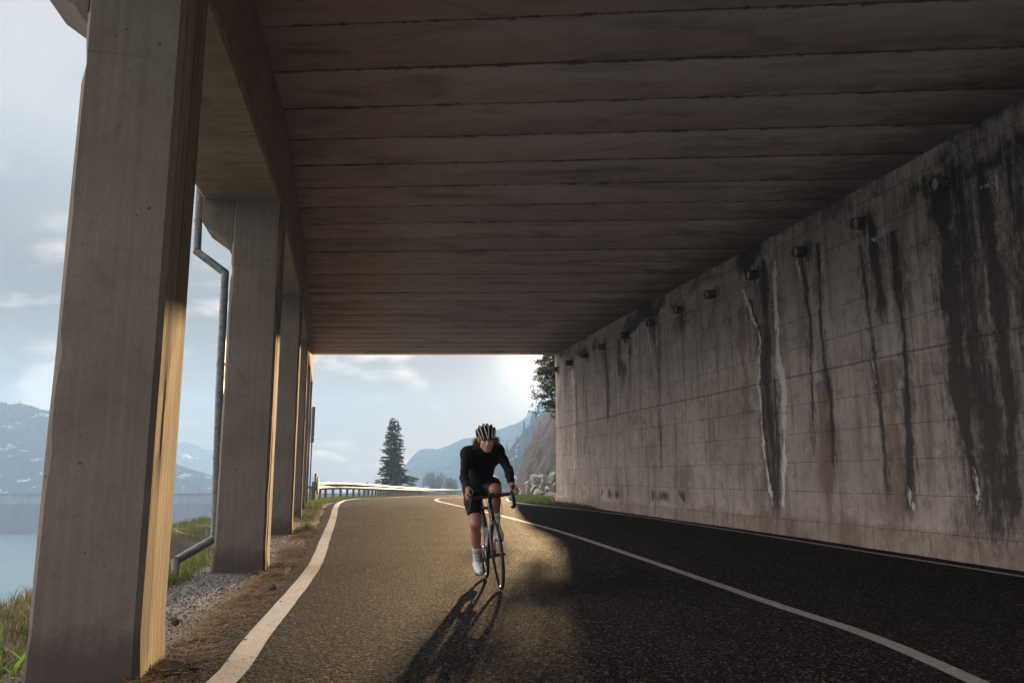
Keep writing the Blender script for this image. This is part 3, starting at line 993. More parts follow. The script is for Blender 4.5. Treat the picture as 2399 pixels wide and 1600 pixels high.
# big wet area nearest the camera
streak(dark, [(10.43, 5.2), (10.37, 3.24), (10.39, 2.16), (10.31, 1.28), (10.24, .43)], .20, 1.0, .08, seed=1)
streak(dark, [(10.1, 5.2), (10.08, 3.18), (10.03, 2.1), (9.97, 1.27), (10.03, .1)], .34, .82, .08, seed=2)
streak(dark, [(9.72, 5.1), (9.61, 3.1), (9.62, 2.1), (9.79, .3)], .16, .9, .06, seed=3)
streak(dark, [(9.2, 5.2), (9.25, 2.2)], .2, .7, .08, seed=4)
streak(white, [(9.5, 4.9), (9.52, 4.3)], .05, .8, .04, seed=5)
streak(white, [(10.27, 1.25), (10.2, .45)], .05, .75, .05, seed=6)
streak(white, [(9.7, 2.9), (9.68, 2.4)], .04, .6, .04, seed=7)
np.maximum(dark, np.exp(-((YW - 9.75) / .75) ** 2) * (.40 + .25 * fbm(YW * 3, ZZ * .5, oct=3, seed=97)) * np.clip((ZZ - .2) / 1.2, .3, 1), out=dark)
# streak under the second pipe, black and tapering
streak(dark, [(11.85, 5.0), (11.8, 4.2), (11.74, 3.3)], .13, 1.0, .03, seed=8)
streak(dark, [(12.13, 4.7), (12.02, 3.37), (12.02, 2.82), (11.93, 1.5), (11.93, .5)], .06, .75, .05, seed=9)
streak(white, [(12.05, 2.9), (12.0, 2.3)], .03, .7, .04, seed=10)
streak(dark, [(11.39, 4.69), (11.37, 3.86), (11.35, 2.85), (11.42, 1.49), (11.49, .46)], .09, .95, .05, seed=11)
streak(white, [(11.46, .95), (11.45, .3)], .05, .85, .05, seed=12)
streak(rust, [(11.7, 2.8), (11.7, .4)], .22, .8, .08, seed=13)
# third pipe: forked lime-edged runs
streak(dark, [(13.72, 5.0), (13.57, 3.81), (13.71, 1.3)], .06, .8, .07, seed=14)
streak(white, [(13.85, 4.95), (13.7, 4.2)], .06, .85, .05, seed=15)
streak(dark, [(13.2, 5.05), (13.28, 3.61), (13.18, 2.44), (13.14, 1.0)], .07, .9, .06, seed=16)
streak(white, [(13.12, 4.9), (13.16, 4.2)], .035, .75, .04, seed=17)
streak(rust, [(13.4, 2.7), (13.4, .6)], .26, .9, .08, seed=18)
# the big lime-edged pair in the middle
streak(dark, [(14.94, 5.25), (14.94, 4.2), (15.06, 3.0), (14.96, 1.6), (14.96, .3)], .19, .85, .06, seed=19)
streak(white, [(15.75, 4.85), (15.23, 3.71), (15.36, 2.93), (15.26, 1.46), (15.08, .41)], .065, .85, .07, seed=20)
streak(dark, [(15.5, 4.6), (15.13, 3.6), (15.24, 2.9), (15.15, 1.4), (15.0, .4)], .08, .8, .07, seed=21)
streak(white, [(14.56, 5.1), (14.66, 3.41), (14.48, 2.82), (14.62, 1.35), (14.78, .35)], .085, 1.0, .06, seed=22)
streak(dark, [(14.75, 2.9), (14.78, 1.8), (14.88, .7)], .07, .9, .06, seed=23)
streak(rust, [(15.05, 4.0), (15.05, .5)], .35, .8, .1, seed=24)
streak(rust, [(15.9, 4.5), (15.8, 2.0)], .3, .75, .1, seed=25)
streak(dark, [(16.97, 4.9), (17.1, 4.4)], .08, .4, .05, seed=26)
# farther drains
streak(dark, [(18.6, 4.94), (18.79, 4.25)], .22, .65, .06, seed=27)
streak(dark, [(20.25, 5.0), (20.2, 4.5), (20.03, 3.7), (20.06, .9)], .10, .55, .05, seed=28)
streak(dark, [(20.28, 5.0), (20.23, 4.3)], .20, .85, .05, seed=29)
streak(white, [(20.62, 4.9), (20.4, 3.95)], .045, .85, .05, seed=30)
streak(white, [(20.0, 4.9), (20.05, 4.0)], .045, .75, .05, seed=31)
splash = np.exp(-((YW - 22.5) / .75) ** 2) * np.clip((ZZ - 3.1) / 1.4, 0, 1) * np.clip((5.2 - ZZ) / .2, 0, 1)
splash *= 0.55 + 0.75 * fbm(YW * 6, ZZ * 2.2, oct=4, seed=90)
np.maximum(dark, np.clip(splash, 0, 1), out=dark)
streak(dark, [(23.95, 4.95), (23.82, 3.85), (23.82, 2.6)], .12, .8, .05, seed=32)
streak(white, [(27.4, 4.8), (27.26, 3.31), (27.36, 1.0)], .11, .7, .05, seed=33)
streak(white, [(27.45, 4.75), (27.3, 3.9)], .16, .95, .03, seed=34)
streak(dark, [(27.0, 4.9), (26.95, 3.0), (26.95, 1.0)], .11, .5, .05, seed=35)
# soot band with a ragged limy lower edge right under the roof
bandz = np.interp(YW, [8, 9.1, 11.5, 13.6, 16.6, 18.5, 22, 27, 30], [4.75, 4.8, 4.72, 4.8, 5.15, 5.12, 5.0, 5.05, 5.4]) + 0.13 * fbm(YW * 1.3, 1.0, oct=3, seed=91)
bd = np.clip((ZZ - bandz) / 0.16, 0, 1) * (0.50 + 0.5 * fbm(YW * 1.1, ZZ * 2, oct=3, seed=92))
np.maximum(dark, np.clip(bd, 0, .8), out=dark)
edge = np.exp(-((ZZ - bandz + .04) / .05) ** 2) * np.clip(fbm(YW * 2.3, ZZ * 3, oct=4, seed=93) * 1.3 - 0.2, 0, .6)
np.maximum(white, edge, out=white)
# grime round the pipes
PIPES_Y = [29.34, 27.58, 25.83, 24.13, 22.1, 20.29, 18.6, 16.97, 15.28, 13.63, 12.04, 10.33]
for i, py in enumerate(PIPES_Y):
    rr = np.hypot((YW - py + .12), (ZZ - 5.02) * 0.8)
    np.maximum(dark, np.exp(-(rr / (.26 if i != 11 else .42)) ** 2) * (.75 if i not in (6, 7) else .5), out=dark)
# lower splash zone
low = np.clip((0.50 + 0.08 * fbm(YW * 1.3, 0.0, oct=3, seed=94) - ZZ) / 0.12, 0, 1)
np.maximum(rust, low * 0.52, out=rust)
pat = np.exp(-((ZZ - .62) / .16) ** 2) * np.clip(fbm(YW * 2.6, ZZ * 1.2, oct=3, seed=95) * 1.5 - .25, 0, .8) * ((YW > 18.5) & (YW < 26))
np.maximum(dark, pat, out=dark)
wl = np.clip(fbm(YW * 2.2, ZZ * .12, oct=4, seed=96) - .35, 0, 1) * .8
np.maximum(dark, wl * np.clip(ZZ / 4, .2, 1), out=dark)
sa = me.attributes.new('stain', 'FLOAT_COLOR', 'POINT')
sa.data.foreach_set('color', np.stack([dark.ravel(), white.ravel(), rust.ravel(), np.ones(dark.size)], 1).astype(np.float32).ravel())
# wall body behind the face
wb = MB()
k = 12
si = np.linspace(s0, s1, k)
bx_, by_ = wall_pt(si)
pf, pb = [], []
for i in range(k):
    j = np.argmin(abs(ss - si[i]))
    n_ = (nxw[j], nyw[j])
    pf.append((bx_[i] - n_[0] * .03 - org[0], by_[i] - n_[1] * .03 - org[1]))
    pb.append((bx_[i] - n_[0] * .75 - org[0], by_[i] - n_[1] * .75 - org[1]))
vs, fs = [], []
for i in range(k):
    for (p, z) in ((pf[i], -.3), (pb[i], -.3), (pb[i], 6.3), (pf[i], 6.3)):
        vs.append((p[0], p[1], z))
for i in range(k - 1):
    for q in range(4):
        q2 = (q + 1) % 4
        fs.append((4 * i + q, 4 * i + q2, 4 * i + 4 + q2, 4 * i + 4 + q))
fs += [(0, 1, 2, 3), (4 * k - 1, 4 * k - 2, 4 * k - 3, 4 * k - 4)]
wb.add(vs, fs)
body = fix_normals(wb.build('wall_core', M['pillar'], retaining))
# end return so the sheet and core read as one thickness
for i, py in enumerate(PIPES_Y):
    s = float(s_of_y(py))
    x, y = wall_pt(s)
    j = np.argmin(abs(ss - s))
    n_ = Vector((nxw[j], nyw[j], -0.10)).normalized()
    pm = MB()
    c = Vector((x, y, 5.02)) - Vector(org)
    L = 0.15 + 0.05 * ((i * 37) % 5) / 5
    pm.lathe([(0.001, -0.05), (0.095, -0.05), (0.098, L), (0.082, L + .002), (0.08, L - .09), (0.001, L - .09)], c, n_, 20)
    p = smooth_auto(fix_normals(pm.build('drain_pipe', M['pipe_stub'], retaining)))
    pc = MB()
    pc.lathe([(0.001, L - .03), (0.079, L - .035)], c, n_, 20)
    fix_normals(pc.build('pipe_mouth', M['pipe_lit_end'], p))

# ---- hillside above and behind the wall
hx = np.arange(0, 30, 0.8)
hy = np.arange(-4, 29.4, 0.8)
HX, HYY = np.meshgrid(hx, hy, indexing='ij')
XW = np.interp(HYY, WALL_S[:, 1], WALL_S[:, 0]) + 0.8 + HX
HZZ = np.where(HX < .4, -.2, 5.6 + HX * 0.55) + fbm(XW * .3, HYY * .3, oct=4, seed=120) * .5 * np.clip(HX / 2, 0, 1)
hs = mesh_obj('hillside', np.stack([XW.ravel(), HYY.ravel(), HZZ.ravel()], 1), grid_faces(len(hx), len(hy)), M['ground'], smooth=True)
tag(hs, kind='structure')

# ---- gallery roof
ZC = 5.6
roof = empty('gallery_roof', (0, 10, ZC))
tag(roof, 'heavy board-marked concrete roof over the road with an edge beam along its open side', 'roof')
ro = np.array([0, 10, ZC])
def ceil_l(y): return np.interp(y, [-14, 0, 7.49, 9.32, 11.12, 12.91, 14.75, 16.44, 17.8, 23.5, 29.55, 30], [-.5, -1.75, -2.80, -3.07, -3.36, -3.70, -4.06, -4.40, -4.72, -6.06, -7.49, -7.6])
def skew(y): return -np.clip(0.63 - (y - 8.43) * 0.05, 0.0, 0.8)
yl = [7.49 + .913 * k for k in range(-12, 25)]
yl = [y for y in yl if y < 29.2] + [29.6]
pv, pfc, puv = [], [], []
for k in range(len(yl) - 1):
    a, b_ = yl[k] + 0.007, yl[k + 1] - (0.007 if k < len(yl) - 2 else 0)
    off = (_h(np.int64(k), np.int64(3), np.int64(1), 9) - 0.5) * 0.012
    nx_ = 24
    rows = []
    for fz, (ya, inset) in enumerate(((a, 0.0), (a + .012, 1), (b_ - .012, 1), (b_, 0.0))):
        row = []
        yr = ya + skew(ya)
        xl = float(ceil_l(ya)) - 0.10
        xr = float(np.interp(yr, WALL_S[:, 1], WALL_S[:, 0])) + 0.03
        for i in range(nx_ + 1):
            f = i / nx_
            x, y = xl + (xr - xl) * f, ya + (yr - ya) * f
            jag = 0.006 * float(vnoise(x * 3.1, y * 2, k * 1.7, seed=60))
            z = ZC + off + (0.0 if inset else 0.022) + float(vnoise(x * .35, k * 1.3, seed=61)) * .006
            row.append(len(pv))
            pv.append((x - ro[0], y + jag - ro[1], z - ro[2]))
            puv.append((f * 9.3, k + (0.012 + 0.976 * (ya - a) / (b_ - a))))
        rows.append(row)
    for r_ in range(3):
        for i in range(nx_):
            pfc.append((rows[r_][i], rows[r_ + 1][i], rows[r_ + 1][i + 1], rows[r_][i + 1]))
ceil = mesh_obj('ceiling', np.array(pv, float), np.array(pfc), M['ceiling'], roof)
uvl = ceil.data.uv_layers.new(name='UVMap')
li = np.zeros(len(ceil.data.loops), dtype=np.int32)
ceil.data.loops.foreach_get('vertex_index', li)
uvl.data.foreach_set('uv', np.array(puv)[li].astype(np.float32).ravel())
M['groove'] = simple('joint_dark_mortar', (0.018, 0.015, 0.015), 0.95, 0, 0.3, 6)  # near-black dirt-filled mortar in the joints
# slab that fills the joints and carries the earth above
vs, fs = [], []
yy_ = np.linspace(yl[0], 29.598, 26)
for y in yy_:
    yr = y + float(skew(y))
    xl, xr = float(ceil_l(y)) - .1, float(np.interp(yr, WALL_S[:, 1], WALL_S[:, 0])) + .4
    for (x, y2, z) in ((xl, y, ZC + .03), (xr, yr, ZC + .03), (xr, yr, ZC + .55), (xl, y, ZC + .55)):
        vs.append((x - ro[0], y2 - ro[1], z - ro[2]))
for i in range(len(yy_) - 1):
    for q in range(4):
        q2 = (q + 1) % 4
        fs.append((4 * i + q, 4 * i + q2, 4 * i + 4 + q2, 4 * i + 4 + q))
n4 = 4 * len(yy_)
fs += [(0, 1, 2, 3), (n4 - 1, n4 - 2, n4 - 3, n4 - 4)]
fix_normals(mesh_obj('slab', vs, fs, M['groove'], roof))

# edge beam, one length per bay
PY_ = [-0.4, 4.65, 9.7, 15.0, 20.05, 25.1, 29.3]
ends = [-3.4] + PY_[1:-1] + [29.61]
for bi in range(len(ends) - 1):
    ya, yb = ends[bi], ends[bi + 1]
    pa, pb = Vector((float(at_y(PILL, ya)), ya)), Vector((float(at_y(PILL, yb)), yb))
    if bi > 0:
        pa = pa + (pb - pa).normalized() * 0.30
    if bi < len(ends) - 2:
        pb = pb + (pb - pa).normalized() * 0.29
    dr = (pb - pa).normalized()
    nl = Vector((-dr.y, dr.x))       # to the lake
    nseg = 10
    vs, fs = [], []
    for i in range(nseg + 1):
        c = pa + (pb - pa) * (i / nseg)
        wv = 0.006 * float(vnoise(c.y * 1.3, bi, seed=44))
        sec = [(0.0, 4.56), (0.03, 4.53), (0.94, 4.53), (0.97, 4.56), (0.97, 6.15), (0.03, 6.15), (0.03, 5.7), (0.0, 5.7)]
        for (l, z) in sec:
            q = c + nl * l
            vs.append((q.x - ro[0], q.y - ro[1], z + wv - ro[2]))
    ms = len(sec)
    for i in range(nseg):
        for q in range(ms):
            q2 = (q + 1) % ms
            fs.append((i * ms + q, i * ms + q2, (i + 1) * ms + q2, (i + 1) * ms + q))
    fs += [tuple(range(ms)), tuple(nseg * ms + q for q in range(ms))[::-1]]
    fix_normals(mesh_obj('edge_beam', vs, fs, M['beam'], roof))

# ---- pillars
def pillar_shaft(seed, parent):
    # cross-section, x to the lake is negative, y away from the camera; inner face at x = 0
    sec = [(-.03, 0), (0, .035), (0, .16), (.004, .175), (.004, .24), (0, .255), (0, .43), (-.004, .445), (-.004, .57), (-.03, .62), (-.2, .62), (-.4, .62), (-.555, .62), (-.585, .59), (-.585, .3), (-.585, .035), (-.555, 0), (-.42, 0), (-.3, 0), (-.16, 0)]
    zs = np.concatenate([np.arange(-.5, .5, .05), np.arange(.5, 4.56, .12), [4.60]])
    vs, fmat = [], []
    n = len(sec)
    for z in zs:
        for i, (x, y) in enumerate(sec):
            cxn, cyn = x + .29, y - .31
            w = .003 * float(vnoise(i * 2.1, z * 2.2, seed=seed))
            if i in (0, 1, 9, 10, 13, 15, 16, 12):
                ch = float(vnoise(z * 3.3, i * 5.0, seed=seed + 3))
                w -= max(0, ch - .55) * .05
            if z < .25:
                w += (.25 - z) * (.05 + .10 * max(0, float(vnoise(i * .9, z * 4, seed=seed + 7))))
            r = math.hypot(cxn, cyn)
            vs.append((x + cxn / r * w, y + cyn / r * w, z))
    fs = []
    for j in range(len(zs) - 1):
        for i in range(n):
            i2 = (i + 1) % n
            fs.append((j * n + i, j * n + i2, (j + 1) * n + i2, (j + 1) * n + i))
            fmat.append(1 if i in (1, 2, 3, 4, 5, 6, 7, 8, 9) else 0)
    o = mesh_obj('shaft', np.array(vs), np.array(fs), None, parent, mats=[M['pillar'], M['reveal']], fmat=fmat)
    fix_normals(o)
    return smooth_auto(o, 18)


def pillar_bracket(parent):
    prof = [(-.58, 4.62), (-.58, 3.97), (-.66, 4.0), (-.93, 4.19), (-.965, 4.24), (-.965, 4.62)]
    vs = [(x, .02, z) for x, z in prof] + [(x, .60, z) for x, z in prof]
    n = len(prof)
    fs = [tuple(range(n)), tuple(range(n, 2 * n))[::-1]] + [(i, (i + 1) % n, n + (i + 1) % n, n + i) for i in range(n)]
    o = fix_normals(mesh_obj('bracket', vs, fs, M['pillar'], parent))
    return bevel(o, .012, 2)


P_LABELS = ['near concrete pillar filling the left side, sunlit gold on its inner edge', 'second concrete pillar, beside the zinc downpipe, broken edge at its foot',
            'third concrete pillar from the near one, just past the downpipe bay', 'fourth concrete pillar from the near one, grass at its foot',
            'slim-looking fifth concrete pillar, last but one under the roof', 'sixth and farthest concrete pillar, at the roof end by the sign']
for k in range(1, 7):
    y = PY_[k]
    x = float(at_y(PILL, y))
    d = (at_y(PILL, y + 1) - at_y(PILL, y - 1)) / 2 if y < 28 else -.235
    p = empty('concrete_pillar', (x, y, 0), math.atan(-d))
    p.location.z = float(hz(y)) * 1.0 - 0.02
    tag(p, P_LABELS[k - 1], 'pillar', 'concrete pillars along the open side')
    sh = pillar_shaft(200 + k * 31, p)
    sh.scale.z = (4.60 - p.location.z) / 4.60
    br = pillar_bracket(p)
    br.location.z = -p.location.z

# ---- zinc downpipe
dp_ = empty('downpipe', (-3.71, 9.2, -.2))
tag(dp_, 'grey zinc rain downpipe with bends beside the second pillar', 'pipe')
pts = [(-4.12, 10.0, 5.3), (-4.07, 9.95, 3.96), (-3.69, 9.95, 3.68), (-3.665, 9.95, 2.03), (-3.615, 9.95, 0.36), (-3.775, 9.25, 0.17), (-3.765, 9.2, -0.32)]
o_ = Vector(dp_.location)
pm = MB()
for i in range(len(pts) - 1):
    a, b_ = Vector(pts[i]), Vector(pts[i + 1])
    e = (b_ - a).normalized() * .012
    pm.tube([a - e - o_, b_ + e - o_], .05, 20)
smooth_auto(pm.build('pipe', M['zinc'], dp_))
for (i, f) in ((0, .68), (2, .72), (3, .42)):
    c = Vector(pts[i]).lerp(Vector(pts[i + 1]), f)
    d = (Vector(pts[i + 1]) - Vector(pts[i])).normalized()
    cm = MB()
    cm.tube([c - d * .018 - o_, c + d * .018 - o_], .056, 20)
    tgt = Vector((-3.89, 9.98, c.z)) if i == 0 else Vector((-3.52, 9.98, c.z))
    cm.tube([c - o_, tgt - o_], .008, 6)
    smooth_auto(cm.build('clamp', M['zinc'], dp_))

# ---- guard rail
rail_pts = np.array([(-7.95, 32.6), (-8.3, 35.2), (-8.4, 37), (-8.32, 40), (-8.25, 47), (-8.7, 58), (-9.3, 75), (-10.2, 104), (-8.7, 121), (-2.8, 143), (6.0, 163)], float)
RS = smooth_poly(rail_pts, .5)
gr = empty('guard_rail', (-7.95, 32.6, float(hz(32.6))))
tag(gr, 'long galvanised roadside guard rail gleaming in the sun along the bend', 'guard rail')
go_ = np.array([-7.95, 32.6, float(hz(32.6))])
T = np.gradient(RS, axis=0)
T /= np.linalg.norm(T, axis=1)[:, None]
N = np.stack([T[:, 1], -T[:, 0]], 1)      # towards the road
prof = [(0, .80), (.028, .785), (.075, .735), (.078, .705), (.03, .655), (.02, .635), (.03, .615), (.078, .565), (.075, .535), (.028, .485), (0, .47)]
prof2 = prof + [(o - .006, z) for o, z in prof[::-1]]
vs = []
for i in range(len(RS)):
    for (o, z) in prof2:
        q = RS[i] + N[i] * (o + .06)
        vs.append((q[0] - go_[0], q[1] - go_[1], z - .02 + float(hz(q[1])) - go_[2]))
n = len(prof2)
fs = []
for i in range(len(RS) - 1):
    for q in range(n):
        q2 = (q + 1) % n
        fs.append((i * n + q, i * n + q2, (i + 1) * n + q2, (i + 1) * n + q))
fs += [tuple(range(n)), tuple((len(RS) - 1) * n + q for q in range(n))[::-1]]
o = fix_normals(mesh_obj('rail', vs, fs, M['galv'], gr))
smooth_auto(o, 50)
# posts: nearest hundred individually
arc = np.concatenate([[0], np.cumsum(np.linalg.norm(np.diff(RS, axis=0), axis=1))])
npost = 0
sp = 1.1
while sp < arc[-1] and npost < 96:
    px, py = np.interp(sp, arc, RS[:, 0]), np.interp(sp, arc, RS[:, 1])
    j = np.argmin(abs(arc - sp))
    tt, nn_ = T[j], N[j]
    mtx = Matrix(((tt[0], nn_[0], 0, px - go_[0]), (tt[1], nn_[1], 0, py - go_[1]), (0, 0, 1, float(hz(py)) - go_[2]), (0, 0, 0, 1)))
    pm = MB()
    pm.box((-.05, -.07, -.5), (.05, .03, .72), mtx)
    pm.box((-.055, .03, .50), (.055, .062, .76), mtx)
    fix_normals(pm.build('post', M['rail_post'], gr))
    npost += 1
    sp += 1.45 if sp < 45 else 1.6
# blunt end terminal and marker post at the near end
j = 0
mtx = Matrix(((T[0][0], N[0][0], 0, 0), (T[0][1], N[0][1], 0, 0), (0, 0, 1, 0), (0, 0, 0, 1)))
pm = MB()
pm.box((-.10, -.10, -.4), (.06, .06, .80), mtx)
pm.tube([mtx @ Vector((-.12, .11, .66)), mtx @ Vector((-.12, .17, .66))], [.36, .36], 18)
pm.box((-.14, -.26, .52), (-.02, .12, .62), mtx)
pm.box((.24, -.06, -.4), (.36, .06, .55), mtx)
fix_normals(pm.build('end_terminal', M['rail_post'], gr))
pm = MB()
pm.box((.20, -.04, .4), (.31, .04, 1.12), mtx)
fix_normals(pm.build('marker_post', M['rail_post'], gr))

# ---- road sign seen edge-on beyond the last pillar
sg = empty('road_sign', (-8.36, 33.6, 0))
tag(sg, 'pair of dark road sign plates seen edge-on behind the last pillar', 'sign')
pm = MB()
pm.tube([(-.06, .12, -.6), (-.06, .12, 3.9)], .03, 10)
smooth_auto(pm.build('pole', M['rail_post'], sg))
for (z0, z1) in ((3.05, 4.0), (2.74, 3.03), (2.52, 2.71)):
    pm = MB()
    pm.box((-.06, .0, z0), (.06, .7, z1), Matrix.Rotation(R(17), 4, 'Z'))
    bevel(fix_normals(pm.build('sign_plate', M['sign_back'], sg)), .008, 1)

# ---- cliff beyond the portal on the right
cy_ = np.concatenate([np.linspace(33, 49, 50), np.linspace(49.3, 68, 24)])
cz_ = np.linspace(-1.0, 12.5, 70)
CY, CZ = np.meshgrid(cy_, cz_, indexing='ij')
bx0 = np.interp(CY, [33, 36, 40, 44, 48, 50, 54, 60, 68], [4.6, 3.6, 2.3, 1.25, .45, .1, .35, 1.5, 4.0])
lean = np.interp(CZ, [-1, 0, .73, 1.8, 3.4, 4.6, 5.7, 7.5, 10, 12.5], [-.1, .1, .25, .6, 1.2, 1.85, 2.6, 4.2, 6.8, 9.7])
rib = fbm(CY * .55 + CZ * .12, CZ * .18, oct=6, seed=140) * .30 + fbm(CY * 2.2 + CZ * .5, CZ * .5, oct=4, seed=141) * .22
CX = bx0 + lean + rib * np.clip(CZ / 1.5 + .3, .2, 1)
cl_ = mesh_obj('cliff', np.stack([CX.ravel(), CY.ravel(), CZ.ravel()], 1), grid_faces(len(cy_), len(cz_)), M['cliff'], smooth=True)
tag(cl_, kind='structure')
# top and back of the crag so that it is a solid hill
bk = np.stack([np.stack([CX[:, -1], cy_, CZ[:, -1]], 1), np.stack([CX[:, -1] + 25, cy_, CZ[:, -1] + 6], 1), np.stack([CX[:, -1] + 26, cy_, CZ[:, -1] - 20], 1)], 1)
ct = mesh_obj('cliff_top', bk.reshape(-1, 3), grid_faces(len(cy_), 3), M['ground'], smooth=True)
tag(ct, kind='structure')


# ---- boulders stacked at the foot of the cliff
def boulder(loc, r, seed, label):
    bm = bmesh.new()
    bmesh.ops.create_icosphere(bm, subdivisions=4, radius=1.0)
    co = np.array([v.co for v in bm.verts])
    d = 1 + fbm(co[:, 0] * 1.1 + seed, co[:, 1] * 1.1, co[:, 2] * 1.1, oct=4, seed=seed) * .20
    # facet with a few cutting planes
    rs = np.random.default_rng(seed)
    for _ in range(16):
        nn = rs.normal(size=3)
        nn /= np.linalg.norm(nn)
        h = rs.uniform(.50, .86)
        dp = (co * d[:, None]) @ nn
        d = np.where(dp > h, d * (h / np.maximum(dp, 1e-6)) ** .95, d)
    d = d + fbm(co[:, 0] * 5 + seed, co[:, 1] * 5, co[:, 2] * 5, oct=3, seed=seed + 9) * .03
    sc = np.array(r)
    for v, q in zip(bm.verts, co * d[:, None] * sc):
        v.co = q
    me = bpy.data.meshes.new('boulder')
    bm.to_mesh(me)
    bm.free()
    me.materials.append(M['boulder'])
    me.polygons.foreach_set('use_smooth', np.ones(len(me.polygons), dtype=bool))
    o = bpy.data.objects.new('boulder', me)
    col.objects.link(o)
    o.location = loc
    o.rotation_euler = (rs.uniform(-.3, .3), rs.uniform(-.3, .3), rs.uniform(0, 6))
    smooth_auto(o, 40)
    tag(o, label, 'boulder', 'pale boulders stacked under the cliff')
    return o


BL = [(1231, 1132, 7, 9, 'slim grey boulder at upper left end of the stack'), (1246, 1123, 9, 13, 'upright pale boulder on top of the stack, left of the broad one'),
      (1261, 1119, 9, 11, 'tilted pale boulder on the crest of the stack beside the broad one'), (1272, 1126, 11, 16, 'broadest and brightest boulder near the top of the stack'),
      (1288, 1119, 8, 15, 'tall brownish boulder on the stack crest near the wall end'), (1297, 1137, 8, 16, 'dark boulder wedged against the end of the concrete wall'),
      (1233, 1147, 7, 12, 'leaning boulder halfway up the left part of the stack'), (1245, 1143, 6, 10, 'small boulder tucked in the middle of the stack'),
      (1256, 1153, 12, 12, 'wide low boulder sunk in the foot of the stack, centre'), (1277, 1144, 6, 10, 'narrow boulder directly below the broadest one'),
      (1281, 1157, 9, 9, 'rounded boulder at the foot of the stack, near the wall'), (1217, 1157, 9, 9, 'low boulder at the far left foot of the stack'),
      (1212, 1147, 7, 8, 'small boulder at the left tip of the stack by the rider'), (1234, 1163, 9, 7, 'flat boulder in the grass below the leaning one'),
      (1223, 1165, 7, 6, 'small flat stone in the grass at the left foot of the stack'), (1288, 1170, 7, 6, 'small stone in the grass close to the wall end'),
      (1297, 1159, 7, 10, 'squat boulder low against the end of the wall'), (1264, 1139, 7, 9, 'grey boulder filling the gap under the tilted one'),
      (1243, 1167, 7, 5, 'flat stone at the grass edge under the wide low boulder'), (1270, 1168, 8, 6, 'half-buried stone in the grass at mid stack')]
for i, (u, v, hw, hh, lab) in enumerate(BL):
    y = float(np.interp(u, [1205, 1297], [43.5, 34.5])) + (1150 - v) * .02
    x = (u - 1199.5) / F_ * y
    z = 1.1 + (1116 - v) / F_ * y * 1.02
    boulder((x + .08, y, z - .05), (hw / F_ * y * 1.55, hw / F_ * y * 1.3, hh / F_ * y * 1.35), 300 + i * 13, lab)
# earth bank that carries the stack
bm_ = []
by2 = np.linspace(30.5, 47, 40)
bt = np.linspace(0, 1, 18)
BYY, BT = np.meshgrid(by2, bt, indexing='ij')
x0 = np.interp(BYY, [30.5, 34, 44, 47], [2.55, 2.1, .75, .8])
hgt = np.interp(BYY, [30.5, 34, 38, 43, 47], [1.6, 1.5, 1.25, .5, .1])
BXX = x0 + BT * 4
BZZ = hz(BYY) - .1 + hgt * np.clip(BT * 4, 0, 1) ** .8 + BT * 3.2 + fbm(BXX * 2, BYY * 2, oct=4, seed=160) * .14
bank = mesh_obj('earth_bank', np.stack([BXX.ravel(), BYY.ravel(), BZZ.ravel()], 1), grid_faces(len(by2), len(bt)), M['ground'], smooth=True)
ca = bank.data.attributes.new('cover', 'FLOAT_COLOR', 'POINT')
ca.data.foreach_set('color', np.tile(np.array([.75, 0, .4, 1], np.float32), BXX.size))
tag(bank, kind='structure')


